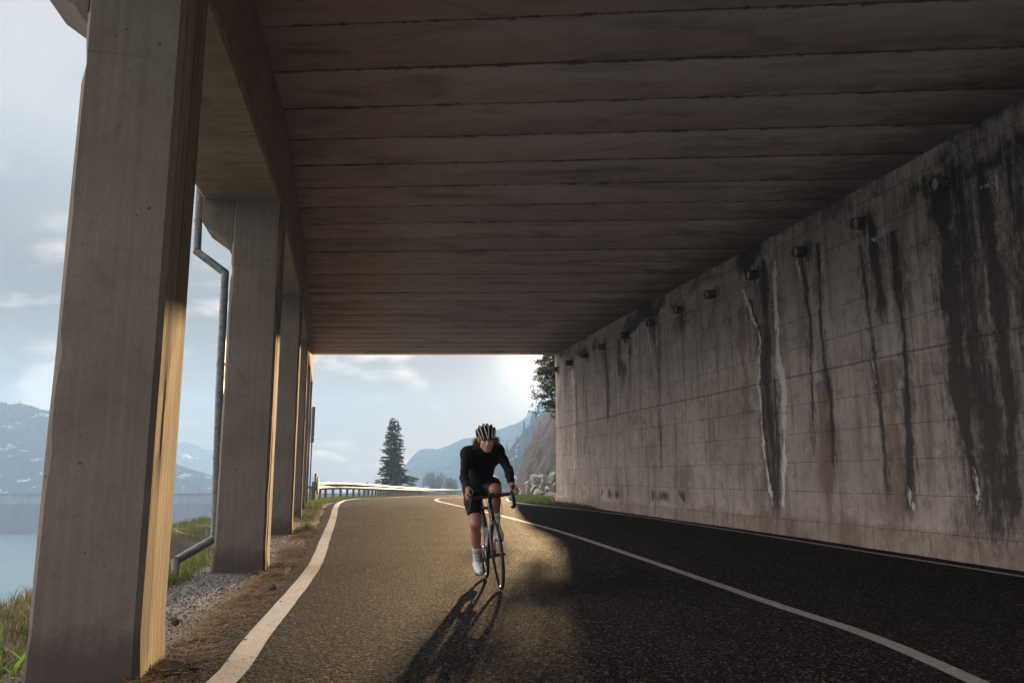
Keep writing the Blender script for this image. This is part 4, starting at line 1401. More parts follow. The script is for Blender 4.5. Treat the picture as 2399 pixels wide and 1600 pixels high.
# ---- trees
def conifer(loc, h, rad, seed, label, mat, trunk_r, lean=(0, 0), nwhorl=34, bare=0.06, sprays=15, leaf=.30, one_side=None, name='spruce_tree', group=None, cat='tree'):
    rs = random.Random(seed)
    t = empty(name, loc)
    tag(t, label, cat, group)
    tm = MB()
    n = 12
    pts = [(lean[0] * (i / n) ** 1.5 + .02 * h * .3 * math.sin(i * 1.3 + seed), lean[1] * (i / n) ** 1.5, h * i / n - .3) for i in range(n + 1)]
    tm.tube(pts, [trunk_r * (1 - .94 * i / n) for i in range(n + 1)], 9)
    V, Fc = [], []

    def trunk_at(f):
        q = f * n
        i = min(int(q), n - 1)
        return Vector(pts[i]).lerp(Vector(pts[i + 1]), q - i)
    for w in range(nwhorl):
        f = bare + (1 - bare) * (w + rs.random() * .6) / nwhorl
        base = trunk_at(min(f, .995))
        env = (1 - f) ** .80 * (.55 + .45 * min(1, (f - bare) / .10 + .35))
        nb = rs.randint(5, 8) if f < .93 else 4
        a0 = rs.random() * 6.28
        for b_ in range(nb):
            base = trunk_at(max(bare * .6, min(.995, f + rs.uniform(-.6, .6) / nwhorl)))
            az = a0 + b_ * 6.283 / nb + rs.uniform(-.35, .35)
            L = rad * env * rs.uniform(.55, 1.12) + .06 * rad
            if one_side is not None and f < one_side[1]:
                L *= 1 + one_side[2] * math.cos(az - one_side[0])
            if rs.random() < .10:
                L *= 1.3
            dirv = Vector((math.cos(az), math.sin(az), 0))
            up0 = rs.uniform(.0, .25) + (.5 if f > .85 else 0)
            droop = rs.uniform(.25, .5) * (1 - f * .6)
            bp = []
            ns = 6
            for s in range(ns + 1):
                q = s / ns
                bp.append(base + dirv * (L * q) + Vector((0, 0, L * (up0 * q - droop * q * q + .12 * q ** 4))))
            if L > rad * .22:
                tm.tube(bp, [trunk_r * .16 * (1 - .8 * s / ns) for s in range(ns + 1)], 4, caps=False)
            side = Vector((-dirv.y, dirv.x, 0))
            cnt = max(5, int(sprays * (L / rad) * 1.9))
            for k in range(cnt):
                q = .12 + .88 * (k + rs.random()) / cnt
                i = min(int(q * ns), ns - 1)
                c = bp[i].lerp(bp[i + 1], q * ns - i)
                sgn = rs.choice((-1, 1))
                ll = leaf * rs.uniform(.6, 1.3) * (1.15 - .5 * q) * (.55 + .45 * L / rad)
                dv = (side * sgn * rs.uniform(.5, 1) + dirv * rs.uniform(.3, 1) + Vector((0, 0, rs.uniform(-.95, .05)))).normalized()
                nrm = dv.cross(Vector((rs.uniform(-1, 1), rs.uniform(-1, 1), rs.uniform(.2, 1)))).normalized()
                wv = nrm * ll * rs.uniform(.16, .30)
                b0 = len(V)
                V.extend([c - wv * .5, c + dv * ll * .55 - wv, c + dv * ll, c + dv * ll * .55 + wv, c + wv * .5])
                Fc.append((b0, b0 + 1, b0 + 2, b0 + 3, b0 + 4))
    tm.build('trunk', M['bark'], t, smooth=True)
    mesh_obj('crown', V, Fc, mat, t)
    return t


conifer((-12.75, 85, -2.3), 9.9, 2.05, 5, 'tall dark spruce standing behind the guard rail, the fuller of a close pair', M['needles'], .15, nwhorl=44, sprays=36, leaf=.40, group='pair of spruces behind the rail')
conifer((-12.28, 85.6, -2.3), 9.75, 1.75, 15, 'thinner spruce with bare stem and long low right boughs, beside the fuller one', M['needles'], .10, nwhorl=38, sprays=26, leaf=.36, one_side=(0.0, .40, .75), group='pair of spruces behind the rail')


def leafy_tree(loc, h, w, seed, label, mat, name='tree', n=900, leaf=.4, trunk_r=.15, group=None, cat='tree', lobes=9):
    rs = random.Random(seed)
    t = empty(name, loc)
    tag(t, label, cat, group)
    tm = MB()
    tm.tube([(0, 0, -1), (.02 * w, 0, h * .3), (.05 * w, 0, h * .75)], [trunk_r, trunk_r * .7, trunk_r * .2], 8)
    cl = []
    for i in range(lobes):
        z = h * rs.uniform(.3, .9)
        rr = w * .5 * math.sqrt(max(.05, 1 - ((z / h - .45) / .6) ** 2))
        a = rs.random() * 6.28
        d = rr * rs.uniform(.1, .75)
        c = Vector((d * math.cos(a), d * math.sin(a), z))
        cl.append((c, w * rs.uniform(.14, .25)))
        tm.tube([(.03 * w, 0, h * .35), c * .6 + Vector((0, 0, h * .15)), c], [trunk_r * .45, trunk_r * .25, trunk_r * .08], 5, caps=False)
    V, Fc = [], []
    for k in range(n):
        c, r = cl[rs.randrange(len(cl))]
        d = Vector((rs.gauss(0, 1), rs.gauss(0, 1), rs.gauss(0, 1))).normalized() * r * rs.uniform(.45, 1.1)
        p = c + d
        a = Vector((rs.uniform(-1, 1), rs.uniform(-1, 1), rs.uniform(-1, 1))).normalized()
        b_ = a.orthogonal().normalized()
        s = leaf * rs.uniform(.5, 1.2)
        b0 = len(V)
        V.extend([p, p + a * s * .5 + b_ * s * .25, p + a * s, p + a * s * .5 - b_ * s * .25])
        Fc.append((b0, b0 + 1, b0 + 2, b0 + 3))
    tm.build('trunk', M['bark'], t, smooth=True)
    mesh_obj('crown', V, Fc, mat, t)
    return t


# pine hanging over the rock at the portal, the sun behind it
def overhang_pine():
    rs = random.Random(77)
    t = empty('pine_tree', (3.3, 42.5, 4.0))
    tag(t, 'pine on the cliff edge by the wall end, sun shining through its twigs', 'tree')
    tm = MB()
    trunk = [Vector(p) for p in ((.5, 0, -.6), (-.2, 0, .3), (-.75, .0, 1.2), (-.95, .1, 2.4), (-.8, .1, 3.8), (-.7, .1, 5.5))]
    tm.tube(trunk, [.22, .2, .17, .14, .1, .04], 8)
    V, Fc = [], []
    for i in range(120):
        f = rs.uniform(.06, .85)
        q = f * 5
        k = min(int(q), 4)
        b0_ = trunk[k].lerp(trunk[k + 1], q - k)
        az = rs.uniform(0, 6.28)
        L = rs.uniform(.6, 1.6) * (1.15 - .4 * f) * (1.0 + .25 * max(0, -math.cos(az)))
        if b0_.z < .5:
            L *= .6
        d = Vector((math.cos(az), math.sin(az), rs.uniform(-.15, .35)))
        bp = [b0_ + d * (L * s / 4) + Vector((0, 0, -.10 * L * (s / 4) ** 2)) for s in range(5)]
        tm.tube(bp, [.04 * (1 - .8 * s / 4) for s in range(5)], 5, caps=False)
        for tw in range(9):
            c = bp[1].lerp(bp[4], rs.random()) + Vector((rs.uniform(-.2, .2), rs.uniform(-.2, .2), rs.uniform(-.12, .16)))
            for lf in range(15):
                a = Vector((rs.gauss(0, 1), rs.gauss(0, 1), rs.gauss(.35, .8))).normalized()
                b_ = a.orthogonal().normalized()
                b_ = Matrix.Rotation(rs.random() * 6.28, 3, a) @ b_
                s = rs.uniform(.09, .2)
                n0 = len(V)
                p = c + a * .03
                V.extend([p, p + a * s * .5 + b_ * s * .14, p + a * s, p + a * s * .5 - b_ * s * .14])
                Fc.append((n0, n0 + 1, n0 + 2, n0 + 3))
    tm.build('trunk', M['bark'], t, smooth=True)
    mesh_obj('crown', V, Fc, M['pine'], t)


overhang_pine()

# far trees beyond the bend, pale with distance
FT = [(1023, 1160, 1109, 60, 240, 'broad hazy tree clump left of the rider, widest of the far trees'), (1060, 1160, 1122, 40, 235, 'lower hazy tree close beside the rider'),
      (995, 1158, 1124, 22, 260, 'small pointed hazy tree between the spruce and the broad clump'), (865, 1158, 1126, 14, 250, 'tiny hazy tree just left of the tall spruce'),
      (968, 1158, 1131, 30, 265, 'low hazy bush right of the tall spruce'), (722, 1150, 1136, 12, 200, 'small round tree beside the last pillar'), (738, 1148, 1136, 9, 205, 'thin little tree between the last pillar and the rail end')]
for i, (u, vb, vt, wp, y, lab) in enumerate(FT):
    x = (u - 1199.5) / F_ * y
    zb = 1.1 + (1116 - vb) / F_ * y * 1.02 - 2.0
    zt = 1.1 + (1116 - vt) / F_ * y * 1.02
    if wp < 25:
        conifer((x, y, zb), zt - zb, wp / F_ * y * .55, 500 + i, lab, M['far_leaf'], .12, nwhorl=14, sprays=10, leaf=.7, group='hazy trees beyond the bend', name='far_tree')
    else:
        leafy_tree((x, y, zb), zt - zb, wp / F_ * y * 1.15, 500 + i, lab, M['far_leaf'], 'far_tree', 1500, .75, .25, 'hazy trees beyond the bend', lobes=12)


# forests on the slopes: far-off masses
def forest(name, grid, n, hmin, hmax, seed, sel=None):
    xs, zs, XX, YY, ZZ = grid
    rs = np.random.default_rng(seed)
    V, Fc = [], []
    nx, ny = XX.shape
    i = rs.integers(1, nx - 1, n)
    j = rs.integers(1, ny - 1, n)
    fx, fy = rs.random(n), rs.random(n)
    for q in range(n):
        a, b_ = i[q], j[q]
        x = XX[a, b_] + (XX[a - 1, b_] - XX[a, b_]) * fx[q]
        y = YY[a, b_] + (YY[a, b_ - 1] - YY[a, b_]) * fy[q]
        z = (ZZ[a, b_] * (1 - fx[q]) + ZZ[a - 1, b_] * fx[q]) * (1 - fy[q]) + (ZZ[a, b_ - 1] * (1 - fx[q]) + ZZ[a - 1, b_ - 1] * fx[q]) * fy[q]
        if z < -18 or (sel is not None and not sel(x, y, z)):
            continue
        h = rs.uniform(hmin, hmax)
        r = h * rs.uniform(.16, .26)
        for tier in range(3):
            z0 = z + h * (.05 + .28 * tier) - .6
            z1 = z + h * (.48 + .26 * tier)
            rr = r * (1 - .28 * tier)
            b0 = len(V)
            ph = rs.random() * 3
            for k in range(6):
                kk = rs.uniform(.75, 1.2)
                V.append((x + rr * kk * math.cos(k * 1.047 + ph), y + rr * kk * math.sin(k * 1.047 + ph), z0))
            V.append((x, y, z1))
            for k in range(6):
                Fc.append((b0 + k, b0 + (k + 1) % 6, b0 + 6))
    o = mesh_obj(name, V, Fc, M['far_leaf'])
    tag(o, 'dark conifer forest covering the distant slope', 'forest', kind='stuff')
    return o


f1 = forest('slope_forest', g1, 5200, 1.2, 2.9, 1, lambda x, y, z: y < 490 and float(vnoise(x / 22, z / 14, 3.0, seed=4)) > -.32)
f1['label'] = 'dense conifer forest on the hill left of the near pillar'
f2 = forest('slope_forest', g5, 1300, 2.4, 6.0, 2, lambda x, y, z: y < 334)
f2['label'] = 'steep hazy conifer wood on the slope behind the rock cliff'


# ---- grass, straw and gravel (stuff)
class Blades:
    def __init__(self):
        self.V = []
        self.F = []

    def blade(self, p, h, w, az, bend, rs, fold=.0):
        d = Vector((math.cos(az), math.sin(az), 0))
        s = Vector((-d.y, d.x, 0)) * w
        b0 = len(self.V)
        p = Vector(p)
        m1 = p + d * bend * .25 + Vector((0, 0, h * .5))
        tip = p + d * bend + Vector((0, 0, h * (1 - .25 * min(1, bend / max(h, .01)))))
        self.V.extend([p - s, p + s, m1 + s * .75, m1 - s * .75, tip])
        self.F.append((b0, b0 + 1, b0 + 2, b0 + 3))
        self.F.append((b0 + 3, b0 + 2, b0 + 4))

    def done(self, name, mat):
        o = bpy.data.meshes.new(name)
        o.from_pydata([tuple(v) for v in self.V], [], self.F)
        o.materials.append(mat)
        ob = bpy.data.objects.new(name, o)
        col.objects.link(ob)
        return ob


rs = random.Random(5)
green, dry = Blades(), Blades()


def gzf(x, y): return float(ground_z(np.array([x]), np.array([y]))[0])


def patch(n, fxy, hmin, hmax, wv, dryf=.2, clump=.06, per=5, keep=None):
    for _ in range(n):
        x, y = fxy()
        if keep is not None and not keep(x, y):
            continue
        z = gzf(x, y)
        for k in range(per):
            px, py = x + rs.gauss(0, clump), y + rs.gauss(0, clump)
            h = rs.uniform(hmin, hmax)
            (dry if rs.random() < dryf else green).blade((px, py, z - .02), h, wv * rs.uniform(.6, 1.3), rs.random() * 6.28, h * rs.uniform(.1, .9), rs)


def strip(y0, y1, d0, d1):
    def f():
        y = rs.uniform(y0, y1)
        return float(left_edge(np.array([y]))[0]) - rs.uniform(d0, d1), y
    return f


def edge_strip(y0, y1, d0, d1):
    def f():
        y = rs.uniform(y0, y1)
        return float(sx(LEFT_S, y)) - rs.uniform(d0, d1), y
    return f


def notearth(x, y):
    d = float(left_edge(np.array([y]))[0]) - x
    e = math.exp(-((y - 12.4) / 2.8) ** 4) * (1 if .5 < d < 2.0 else 0)
    return rs.random() > e * 1.15


patch(1500, strip(5.2, 13.5, .30, 3.4), .05, .15, .004, .3, .09, 6, notearth)
patch(900, strip(8.6, 10.8, .25, 1.3), .12, .30, .004, .12, .08, 7)
patch(2000, strip(12.5, 23, .9, 3.6), .05, .15, .005, .25, .10, 6, notearth)
patch(1100, edge_strip(25.0, 33, .55, 2.4), .06, .20, .006, .15, .10, 6)
patch(2600, edge_strip(31, 52, .38, 1.6), .07, .20, .010, .12, .12, 6)
patch(320, edge_strip(18.5, 25.5, .42, .95), .05, .16, .005, .35, .08, 5)
patch(26, lambda: (-4.05 + rs.gauss(0, .10), 16.1 + rs.gauss(0, .18)), .12, .26, .006, .35, .05, 6)


def right_verge():
    y = rs.uniform(29.8, 47)
    return float(sx(RIGHT_S, y)) + .28 + abs(rs.gauss(0, .55)), y


patch(2400, right_verge, .08, .28, .009, .12, .12, 6)
# weeds along the foot of the wall
for _ in range(260):
    y = 24.2 + 5.4 * math.sqrt(rs.random())
    s = float(s_of_y(y))
    x, _y = wall_pt(s)
    for k in range(6):
        h = rs.uniform(.05, .17) * (1.5 if rs.random() < .12 else 1)
        green.blade((float(x) - .1 - abs(rs.gauss(0, .12)), y + rs.gauss(0, .05), float(hz(y)) - .01), h, .008, rs.random() * 6.28, h * rs.uniform(.2, .8), rs)
# turf on the earth bank under the cliff
for _ in range(1500):
    i, j = rs.randrange(len(by2)), rs.randrange(2, len(bt))
    for k in range(4):
        h = rs.uniform(.08, .22)
        green.blade((float(BXX[i, j]) + rs.gauss(0, .1), float(BYY[i, j]) + rs.gauss(0, .15), float(BZZ[i, j])), h, .012, rs.random() * 6.28, h * .6, rs)
# lake-side bank left of the near pillar, straw-covered
patch(2300, lambda: (rs.uniform(-6.8, -2.7), rs.uniform(4.2, 9.3)), .06, .20, .004, .62, .10, 6, lambda x, y: float(left_edge(np.array([y]))[0]) - x > .15)
# fallen needles and straw on the shoulder
for _ in range(11000):
    y = 4.0 + 13 * rs.random() ** 1.6
    a, b_ = float(at_y(PILL, y)), float(sx(LEFT_S, y)) - .18
    f = min(1, max(0, rs.betavariate(2.0, 2.2)))
    x = a + (b_ - a) * f * 1.02
    if float(vnoise(x * 2.2, y * 1.3, 1.0, seed=33)) < -.12 and rs.random() < .8:
        continue
    az = rs.random() * 6.28
    L = rs.uniform(.05, .18)
    z = gzf(x, y) + rs.uniform(.006, .03)
    d = Vector((math.cos(az), math.sin(az), rs.uniform(-.1, .25))) * L
    w = Vector((-d.y, d.x, 0)).normalized() * .005
    b0 = len(dry.V)
    p = Vector((x, y, z))
    dry.V.extend([p - w, p + w, p + d + w * .5, p + d - w * .5])
    dry.F.append((b0, b0 + 1, b0 + 2, b0 + 3))
g_o = green.done('grass', M['grass'])
tag(g_o, 'green grass growing along the verges and the lake-side bank', 'grass', kind='stuff')
d_o = dry.done('dry_grass', M['straw'])
tag(d_o, 'dry straw and fallen needles strewn over the dirt shoulder', 'dry grass', kind='stuff')

gm = MB()
for _ in range(6000):
    y = 4.4 + 11.5 * rs.random() ** 1.3
    a = float(at_y(PILL, y))
    x = a - .62 + rs.gauss(.22, .38)
    if -.62 < x - a < 0 and any(abs(y - (q + .3)) < .4 for q in PY_):
        continue
    r = rs.uniform(.004, .012) * (1.9 if rs.random() < .04 else 1)
    z = gzf(x, y) if x < a - .62 else float(hz(y)) - .01
    mt = Euler((rs.random() * 3, rs.random() * 3, rs.random() * 3)).to_matrix()
    gm.ellipsoid((x, y, z + r * .4), (r, r * rs.uniform(.6, 1), r * rs.uniform(.5, .8)), 5, 3, mt)
tag(gm.build('gravel', M['gravel']), 'grey gravel spread round the pillar feet', 'gravel', kind='stuff')

# leafy weed at the bottom left corner
wd = empty('leafy_weed', (-3.12, 5.15, -.16))
tag(wd, 'bright green leafy weed growing left of the near pillar foot', 'plant')
V, Fc = [], []
for k in range(190):
    az = rs.random() * 6.28
    L = rs.uniform(.10, .32)
    d = Vector((math.cos(az), math.sin(az), 0))
    s = Vector((-d.y, d.x, 0))
    base = Vector((rs.gauss(0, .16), rs.gauss(0, .16), 0))
    up = rs.uniform(.5, 1.6)
    b0 = len(V)
    for i in range(5):
        q = i / 4
        c = base + d * (L * q) + Vector((0, 0, L * (up * q - .55 * q * q)))
        wv = .014 * math.sin(math.pi * min(.98, .12 + q * .88)) * rs.uniform(.8, 1.1)
        V.extend([c - s * wv, c + s * wv])
    for i in range(4):
        Fc.append((b0 + 2 * i, b0 + 2 * i + 1, b0 + 2 * i + 3, b0 + 2 * i + 2))
mesh_obj('leaves', V, Fc, M['weed'], wd, smooth=True)

# bare shrub on the bank, between near pillar and downpipe
sh_ = empty('bare_shrub', (-6.6, 14.6, -.25))
tag(sh_, 'leafless twiggy shrub on the bank between the near pillar and the downpipe', 'shrub')
tm = MB()
def twig(p, d, L, r, lev):
    n = 4
    pts = [p]
    for i in range(n):
        d = (d + Vector((rs.gauss(0, .22), rs.gauss(0, .22), rs.gauss(.0, .15)))).normalized()
        pts.append(pts[-1] + d * L / n)
    tm.tube(pts, [r * (1 - .5 * i / n) for i in range(n + 1)], 4, caps=False)
    if lev < 3:
        for k in range(3):
            q = rs.randint(1, n)
            twig(pts[q], (d + Vector((rs.gauss(0, .6), rs.gauss(0, .6), rs.gauss(.1, .4)))).normalized(), L * .6, r * .6, lev + 1)
for k in range(9):
    twig(Vector((rs.gauss(0, .35), rs.gauss(0, .4), 0)), Vector((rs.gauss(0, .55), rs.gauss(0, .5), 1)).normalized(), rs.uniform(.3, .5), .006, 0)
tm.build('twigs', M['twig'], sh_, smooth=True)

# clods on the shoulder, and a single straw on the far lane
for i, (x, y, r, lab) in enumerate([(-2.35, 8.1, .035, 'dark clod of earth on the dirt shoulder in front of the second pillar'), (-2.55, 6.3, .03, 'small dark clod on the strewn shoulder behind the near pillar')]):
    bm = bmesh.new()
    bmesh.ops.create_icosphere(bm, subdivisions=3, radius=1)
    for v in bm.verts:
        k = 1 + .3 * float(fbm(v.co.x * 2 + i * 5, v.co.y * 2, v.co.z * 2, oct=3, seed=400 + i))
        v.co = v.co * k * r
    me2 = bpy.data.meshes.new('clod')
    bm.to_mesh(me2)
    bm.free()
    me2.materials.append(M['bark'])
    o = bpy.data.objects.new('clod', me2)
    col.objects.link(o)
    o.location = (x, y, r * .55)
    tag(o, lab, 'clod')
tm = MB()
tm.tube([(0, 0, 0), (.06, -.03, .012), (.12, -.07, .010), (.19, -.13, .004)], .003, 5)
st_o = tm.build('straw_stalk', M['straw'])
st_o.location = (4.35, 7.15, .009)
tag(st_o, 'single pale straw stalk lying on the dark far lane', 'straw')

# ------------------------------------------------------------------ bicycle and rider share one leaning frame: x forward, y to the rider's left, z up
P0 = Vector((-.11, 8.09, 0))
Fv = Vector((.176, -.984, 0)).normalized()
Lv = Vector((-Fv.y, Fv.x, 0))
LEAN = R(6.0)
Lw = Lv * math.cos(LEAN) + Vector((0, 0, 1)) * math.sin(LEAN)
Uw = Vector((0, 0, 1)) * math.cos(LEAN) - Lv * math.sin(LEAN)
BIKE = Matrix(((Fv.x, Lw.x, Uw.x, P0.x), (Fv.y, Lw.y, Uw.y, P0.y), (Fv.z, Lw.z, Uw.z, .003), (0, 0, 0, 1)))

M['carbon'] = simple('black_carbon_frame', (0.012, 0.012, 0.014), 0.32, 0, 0.2, 12)
M['grey_carbon'] = simple('grey_carbon_fork', (0.055, 0.06, 0.068), 0.35, 0, 0.2, 12)
M['rubber'] = simple('tyre_rubber', (0.016, 0.016, 0.017), 0.75, 0, 0.25, 40)
M['rim'] = simple('dark_rim', (0.03, 0.03, 0.032), 0.3, 0.2, 0.15, 20)
M['steel'] = simple('bare_steel', (0.55, 0.55, 0.55), 0.28, 1.0, 0.1, 30)
M['black_part'] = simple('black_component', (0.014, 0.014, 0.015), 0.45, 0.1, 0.2, 30)
M['tape'] = simple('black_bar_tape', (0.013, 0.013, 0.014), 0.8, 0, 0.3, 90, 0.3, 0.3)
M['gold'] = simple('gold_decal', (0.55, 0.33, 0.07), 0.35, 0.3, 0.1, 40)
M['white_plastic'] = simple('white_plastic', (0.55, 0.55, 0.54), 0.4, 0, 0.08, 20)
RW, TR = .338, .0145
bike = bpy.data.objects.new('bicycle', None)
col.objects.link(bike)
bike.matrix_world = BIKE
tag(bike, 'black racing bicycle with drop handlebars ridden along the road', 'bicycle')


def part(mb, name, mat, parent=bike, auto=40):
    o = mb.build(name, mat, parent)
    fix_normals(o)
    return smooth_auto(o, auto) if auto else o


def circle(c, r, n, ax='y'):
    return [Vector((c[0] + r * math.cos(2 * math.pi * k / n), c[1], c[2] + r * math.sin(2 * math.pi * k / n))) for k in range(n)]


def wheel(cx, seed, rear):
    c = (cx, 0, RW)
    mb = MB()
    mb.tube(circle(c, RW - .0295, 56), [(.016, .0095)] * 56, 8, closed=True)
    hubw = .036
    wh = part(mb, 'wheel', M['rim'], bike, 60)
    mb = MB()
    mb.tube(circle(c, RW - TR, 64), TR, 10, closed=True)
    part(mb, 'tyre', M['rubber'], wh, 60)
    mb = MB()
    mb.lathe([(.001, -.05), (.012, -.05), (.012, -.04), (.026, -.036), (.026, -.031), (.014, -.025), (.014, .025), (.026, .031), (.026, .036), (.012, .04), (.012, .05), (.001, .05)], c, (0, 1, 0), 18)
    part(mb, 'hub', M['black_part'], wh)
    mb = MB()
    for k in range(24):
        a = 2 * math.pi * k / 24
        s = 1 if k % 2 else -1
        a2 = a + (.55 if (k // 2) % 2 else -.55)
        p1 = Vector((cx + .026 * math.cos(a2), s * .034, RW + .026 * math.sin(a2)))
        p2 = Vector((cx + (RW - .042) * math.cos(a), s * .002, RW + (RW - .042) * math.sin(a)))
        mb.tube([p1, p2], .0011, 4)
    part(mb, 'spokes', M['black_part'], wh)
    mb = MB()
    yr = .048 if True else 0
    mb.lathe([(.045, yr - .001), (.075, yr - .001), (.075, yr + .001), (.045, yr + .001), (.045, yr - .001)], c, (0, 1, 0), 32)
    for k in range(5):
        a = k * 1.2566
        mb.tube([(cx + .015 * math.cos(a), yr, RW + .015 * math.sin(a)), (cx + .05 * math.cos(a + .3), yr, RW + .05 * math.sin(a + .3))], .0035, 4)
    part(mb, 'brake_disc', M['steel'], wh)
    # valve, catches the light
    mb = MB()
    va = -1.45 if not rear else 2.0
    mb.tube([(cx + (RW - .045) * math.cos(va), 0, RW + (RW - .045) * math.sin(va)), (cx + (RW - .085) * math.cos(va), 0, RW + (RW - .085) * math.sin(va))], .003, 6)
    part(mb, 'valve', M['steel'], wh)
    return wh


wheel(0, 1, False)
wheel(-.99, 2, True)
BB = Vector((-.585, 0, .27))
HT0, HT1 = Vector((-.095, 0, .655)), Vector((-.150, 0, .815))     # head tube bottom/top
ST1 = Vector((-.755, 0, .80))
mb = MB()
mb.tube([HT0 - Vector((-.004, 0, .012)), HT1 + Vector((-.004, 0, .012))], [.026, .022], 14)
mb.tube([HT0 + Vector((-.005, 0, .03)), BB + Vector((.02, 0, .03))], [(.024, .026), (.03, .036)], 12)
mb.tube([HT1 + Vector((-.005, 0, -.03)), ST1 + Vector((.01, 0, -.03))], [(.021, .019), (.016, .015)], 12)
mb.tube([BB, ST1], [(.024, .02), (.017, .017)], 12)
mb.tube([BB - Vector((0, .038, 0)), BB + Vector((0, .038, 0))], .024, 14)
for s in (-1, 1):
    mb.tube([BB + Vector((-.03, s * .03, 0)), Vector((-.30 - .585, s * .052, .315)), Vector((-.99, s * .067, RW))], [.013, .011, .010], 8)
    mb.tube([ST1 + Vector((.015, s * .012, -.10)), Vector((-.86, s * .045, .60)), Vector((-.985, s * .066, RW + .01))], [.009, .008, .0075], 8)
frame = part(mb, 'frame', M['carbon'])
mb = MB()
for (a, b_, w) in ((.30, .56, .006), (.62, .72, .008)):
    p1, p2 = HT0.lerp(HT1, a) + Vector((.0225, 0, 0)), HT0.lerp(HT1, b_) + Vector((.0215, 0, 0))
    mb.tube([p1 + Vector((0, .012 - .012, 0)), p2], [(w, .003)] * 2, 8)
mb.tube([HT0.lerp(HT1, .1) + Vector((.021, -.010, 0)), HT0.lerp(HT1, .55) + Vector((.019, -.010, 0))], [(.003, .007)] * 2, 8)
part(mb, 'gold_emblem', M['gold'], frame)
mb = MB()
mb.tube([HT0 + Vector((.004, 0, .0)), Vector((-.078, 0, .628))], [.025, .030], 12)
for s in (-1, 1):
    mb.tube([Vector((-.078, s * .012, .640)), Vector((-.070, s * .036, .600)), Vector((-.045, s * .046, .50)), Vector((0, s * .052, RW))], [(.021, .013), (.019, .011), (.014, .009), (.010, .008)], 10)
part(mb, 'fork', M['grey_carbon'])
mb = MB()
mb.box((-.012, -.078, RW - .012), (.012, .078, RW + .012))
mb.tube([(0, -.085, RW), (0, .085, RW)], .009, 10)
mb.box((-.075, .036, RW + .012), (-.02, .068, RW + .085))
part(mb, 'axle_and_caliper', M['black_part'])
mb = MB()
mb.tube([HT1 + Vector((-.004, 0, .01)), HT1 + Vector((-.016, 0, .045))], .019, 12)
CL = Vector((-.075, 0, .905))
mb.tube([HT1 + Vector((-.014, 0, .035)), CL], [(.020, .019), (.021, .020)], 12)
mb.tube([CL + Vector((0, -.025, 0)), CL + Vector((0, .025, 0))], .024, 14)
part(mb, 'stem', M['carbon'])
bar = empty('tmp')
bpy.data.objects.remove(bar)
mb = MB()
mb.tube([CL + Vector((.0, -.18, .002)), CL + Vector((0, -.1, 0)), CL, CL + Vector((0, .1, 0)), CL + Vector((0, .18, .002))], [(.012, .017), (.013, .018), .016, (.013, .018), (.012, .017)], 12)
bar = part(mb, 'handlebar', M['carbon'])
for s in (-1, 1):
    mb = MB()
    dp = [CL + Vector((0, s * .175, .002)), CL + Vector((.012, s * .200, .004)), Vector((-.03, s * .210, .912)), Vector((.010, s * .212, .900)), Vector((.030, s * .214, .862)), Vector((.016, s * .217, .815)), Vector((-.025, s * .219, .785)), Vector((-.085, s * .221, .775)), Vector((-.135, s * .222, .776))]
    P_ = smooth_poly([(p.x, p.y, p.z) for p in dp], .012) if False else dp
    dd = []
    for i in range(len(dp) - 1):
        p0, p1, p2, p3 = dp[max(i - 1, 0)], dp[i], dp[i + 1], dp[min(i + 2, len(dp) - 1)]
        for k in range(5):
            q = k / 5
            dd.append(.5 * ((2 * p1) + (p2 - p0) * q + (2 * p0 - 5 * p1 + 4 * p2 - p3) * q * q + (3 * p1 - p0 - 3 * p2 + p3) * q ** 3))
    dd.append(dp[-1])
    mb.tube(dd, .0165, 10)
    part(mb, 'bar_tape', M['tape'], bar, 60)
    mb = MB()
    mb.tube([(-.03, s * .211, .925), (.015, s * .213, .940), (.050, s * .214, .955), (.068, s * .214, .985), (.066, s * .214, 1.002)], [(.015, .017), (.017, .019), (.016, .019), (.014, .016), (.008, .009)], 10)
    part(mb, 'hood', M['rubber'], bar, 60)
    mb = MB()
    mb.tube([(.060, s * .215, .955), (.075, s * .217, .93), (.072, s * .220, .88), (.058, s * .224, .825), (.052, s * .226, .80)], [(.006, .009), (.005, .009), (.004, .008), (.004, .007), (.003, .005)], 8)
    part(mb, 'brake_lever', M['black_part'] if s > 0 else M['grey_carbon'], bar, 60)
# cables looping from bar to frame, and the head unit on an out-front mount
mb = MB()
def loop(pts, r=.0028):
    dd = []
    for i in range(len(pts) - 1):
        p0, p1, p2, p3 = [Vector(pts[j]) for j in (max(i - 1, 0), i, i + 1, min(i + 2, len(pts) - 1))]
        for k in range(6):
            q = k / 6
            dd.append(.5 * ((2 * p1) + (p2 - p0) * q + (2 * p0 - 5 * p1 + 4 * p2 - p3) * q * q + (3 * p1 - p0 - 3 * p2 + p3) * q ** 3))
    dd.append(Vector(pts[-1]))
    mb.tube(dd, r, 6)
loop([(-.06, .05, .893), (-.02, .085, .85), (-.015, .095, .77), (-.035, .075, .69), (-.06, .045, .60)])
loop([(-.06, -.05, .893), (-.03, -.045, .83), (-.06, -.035, .74), (-.10, -.026, .70)])
part(mb, 'cables', M['rubber'], bar, 60)
mb = MB()
mb.box((-.045, -.026, .925), (.035, .026, .940))
gps = part(mb, 'head_unit', M['black_part'], bar, 30)
mb = MB()
mb.tube([ST1 + Vector((.003, 0, -.02)), Vector((-.785, 0, .945))], .0138, 12)
part(mb, 'seatpost', M['carbon'])
mb = MB()
mb.tube([(-.565, 0, .968), (-.60, 0, .975), (-.68, 0, .972), (-.76, 0, .975), (-.83, 0, .985), (-.85, 0, .985)], [(.012, .016), (.018, .020), (.022, .028), (.022, .052), (.022, .070), (.012, .055)], 14)
part(mb, 'saddle', M['black_part'], bike, 60)
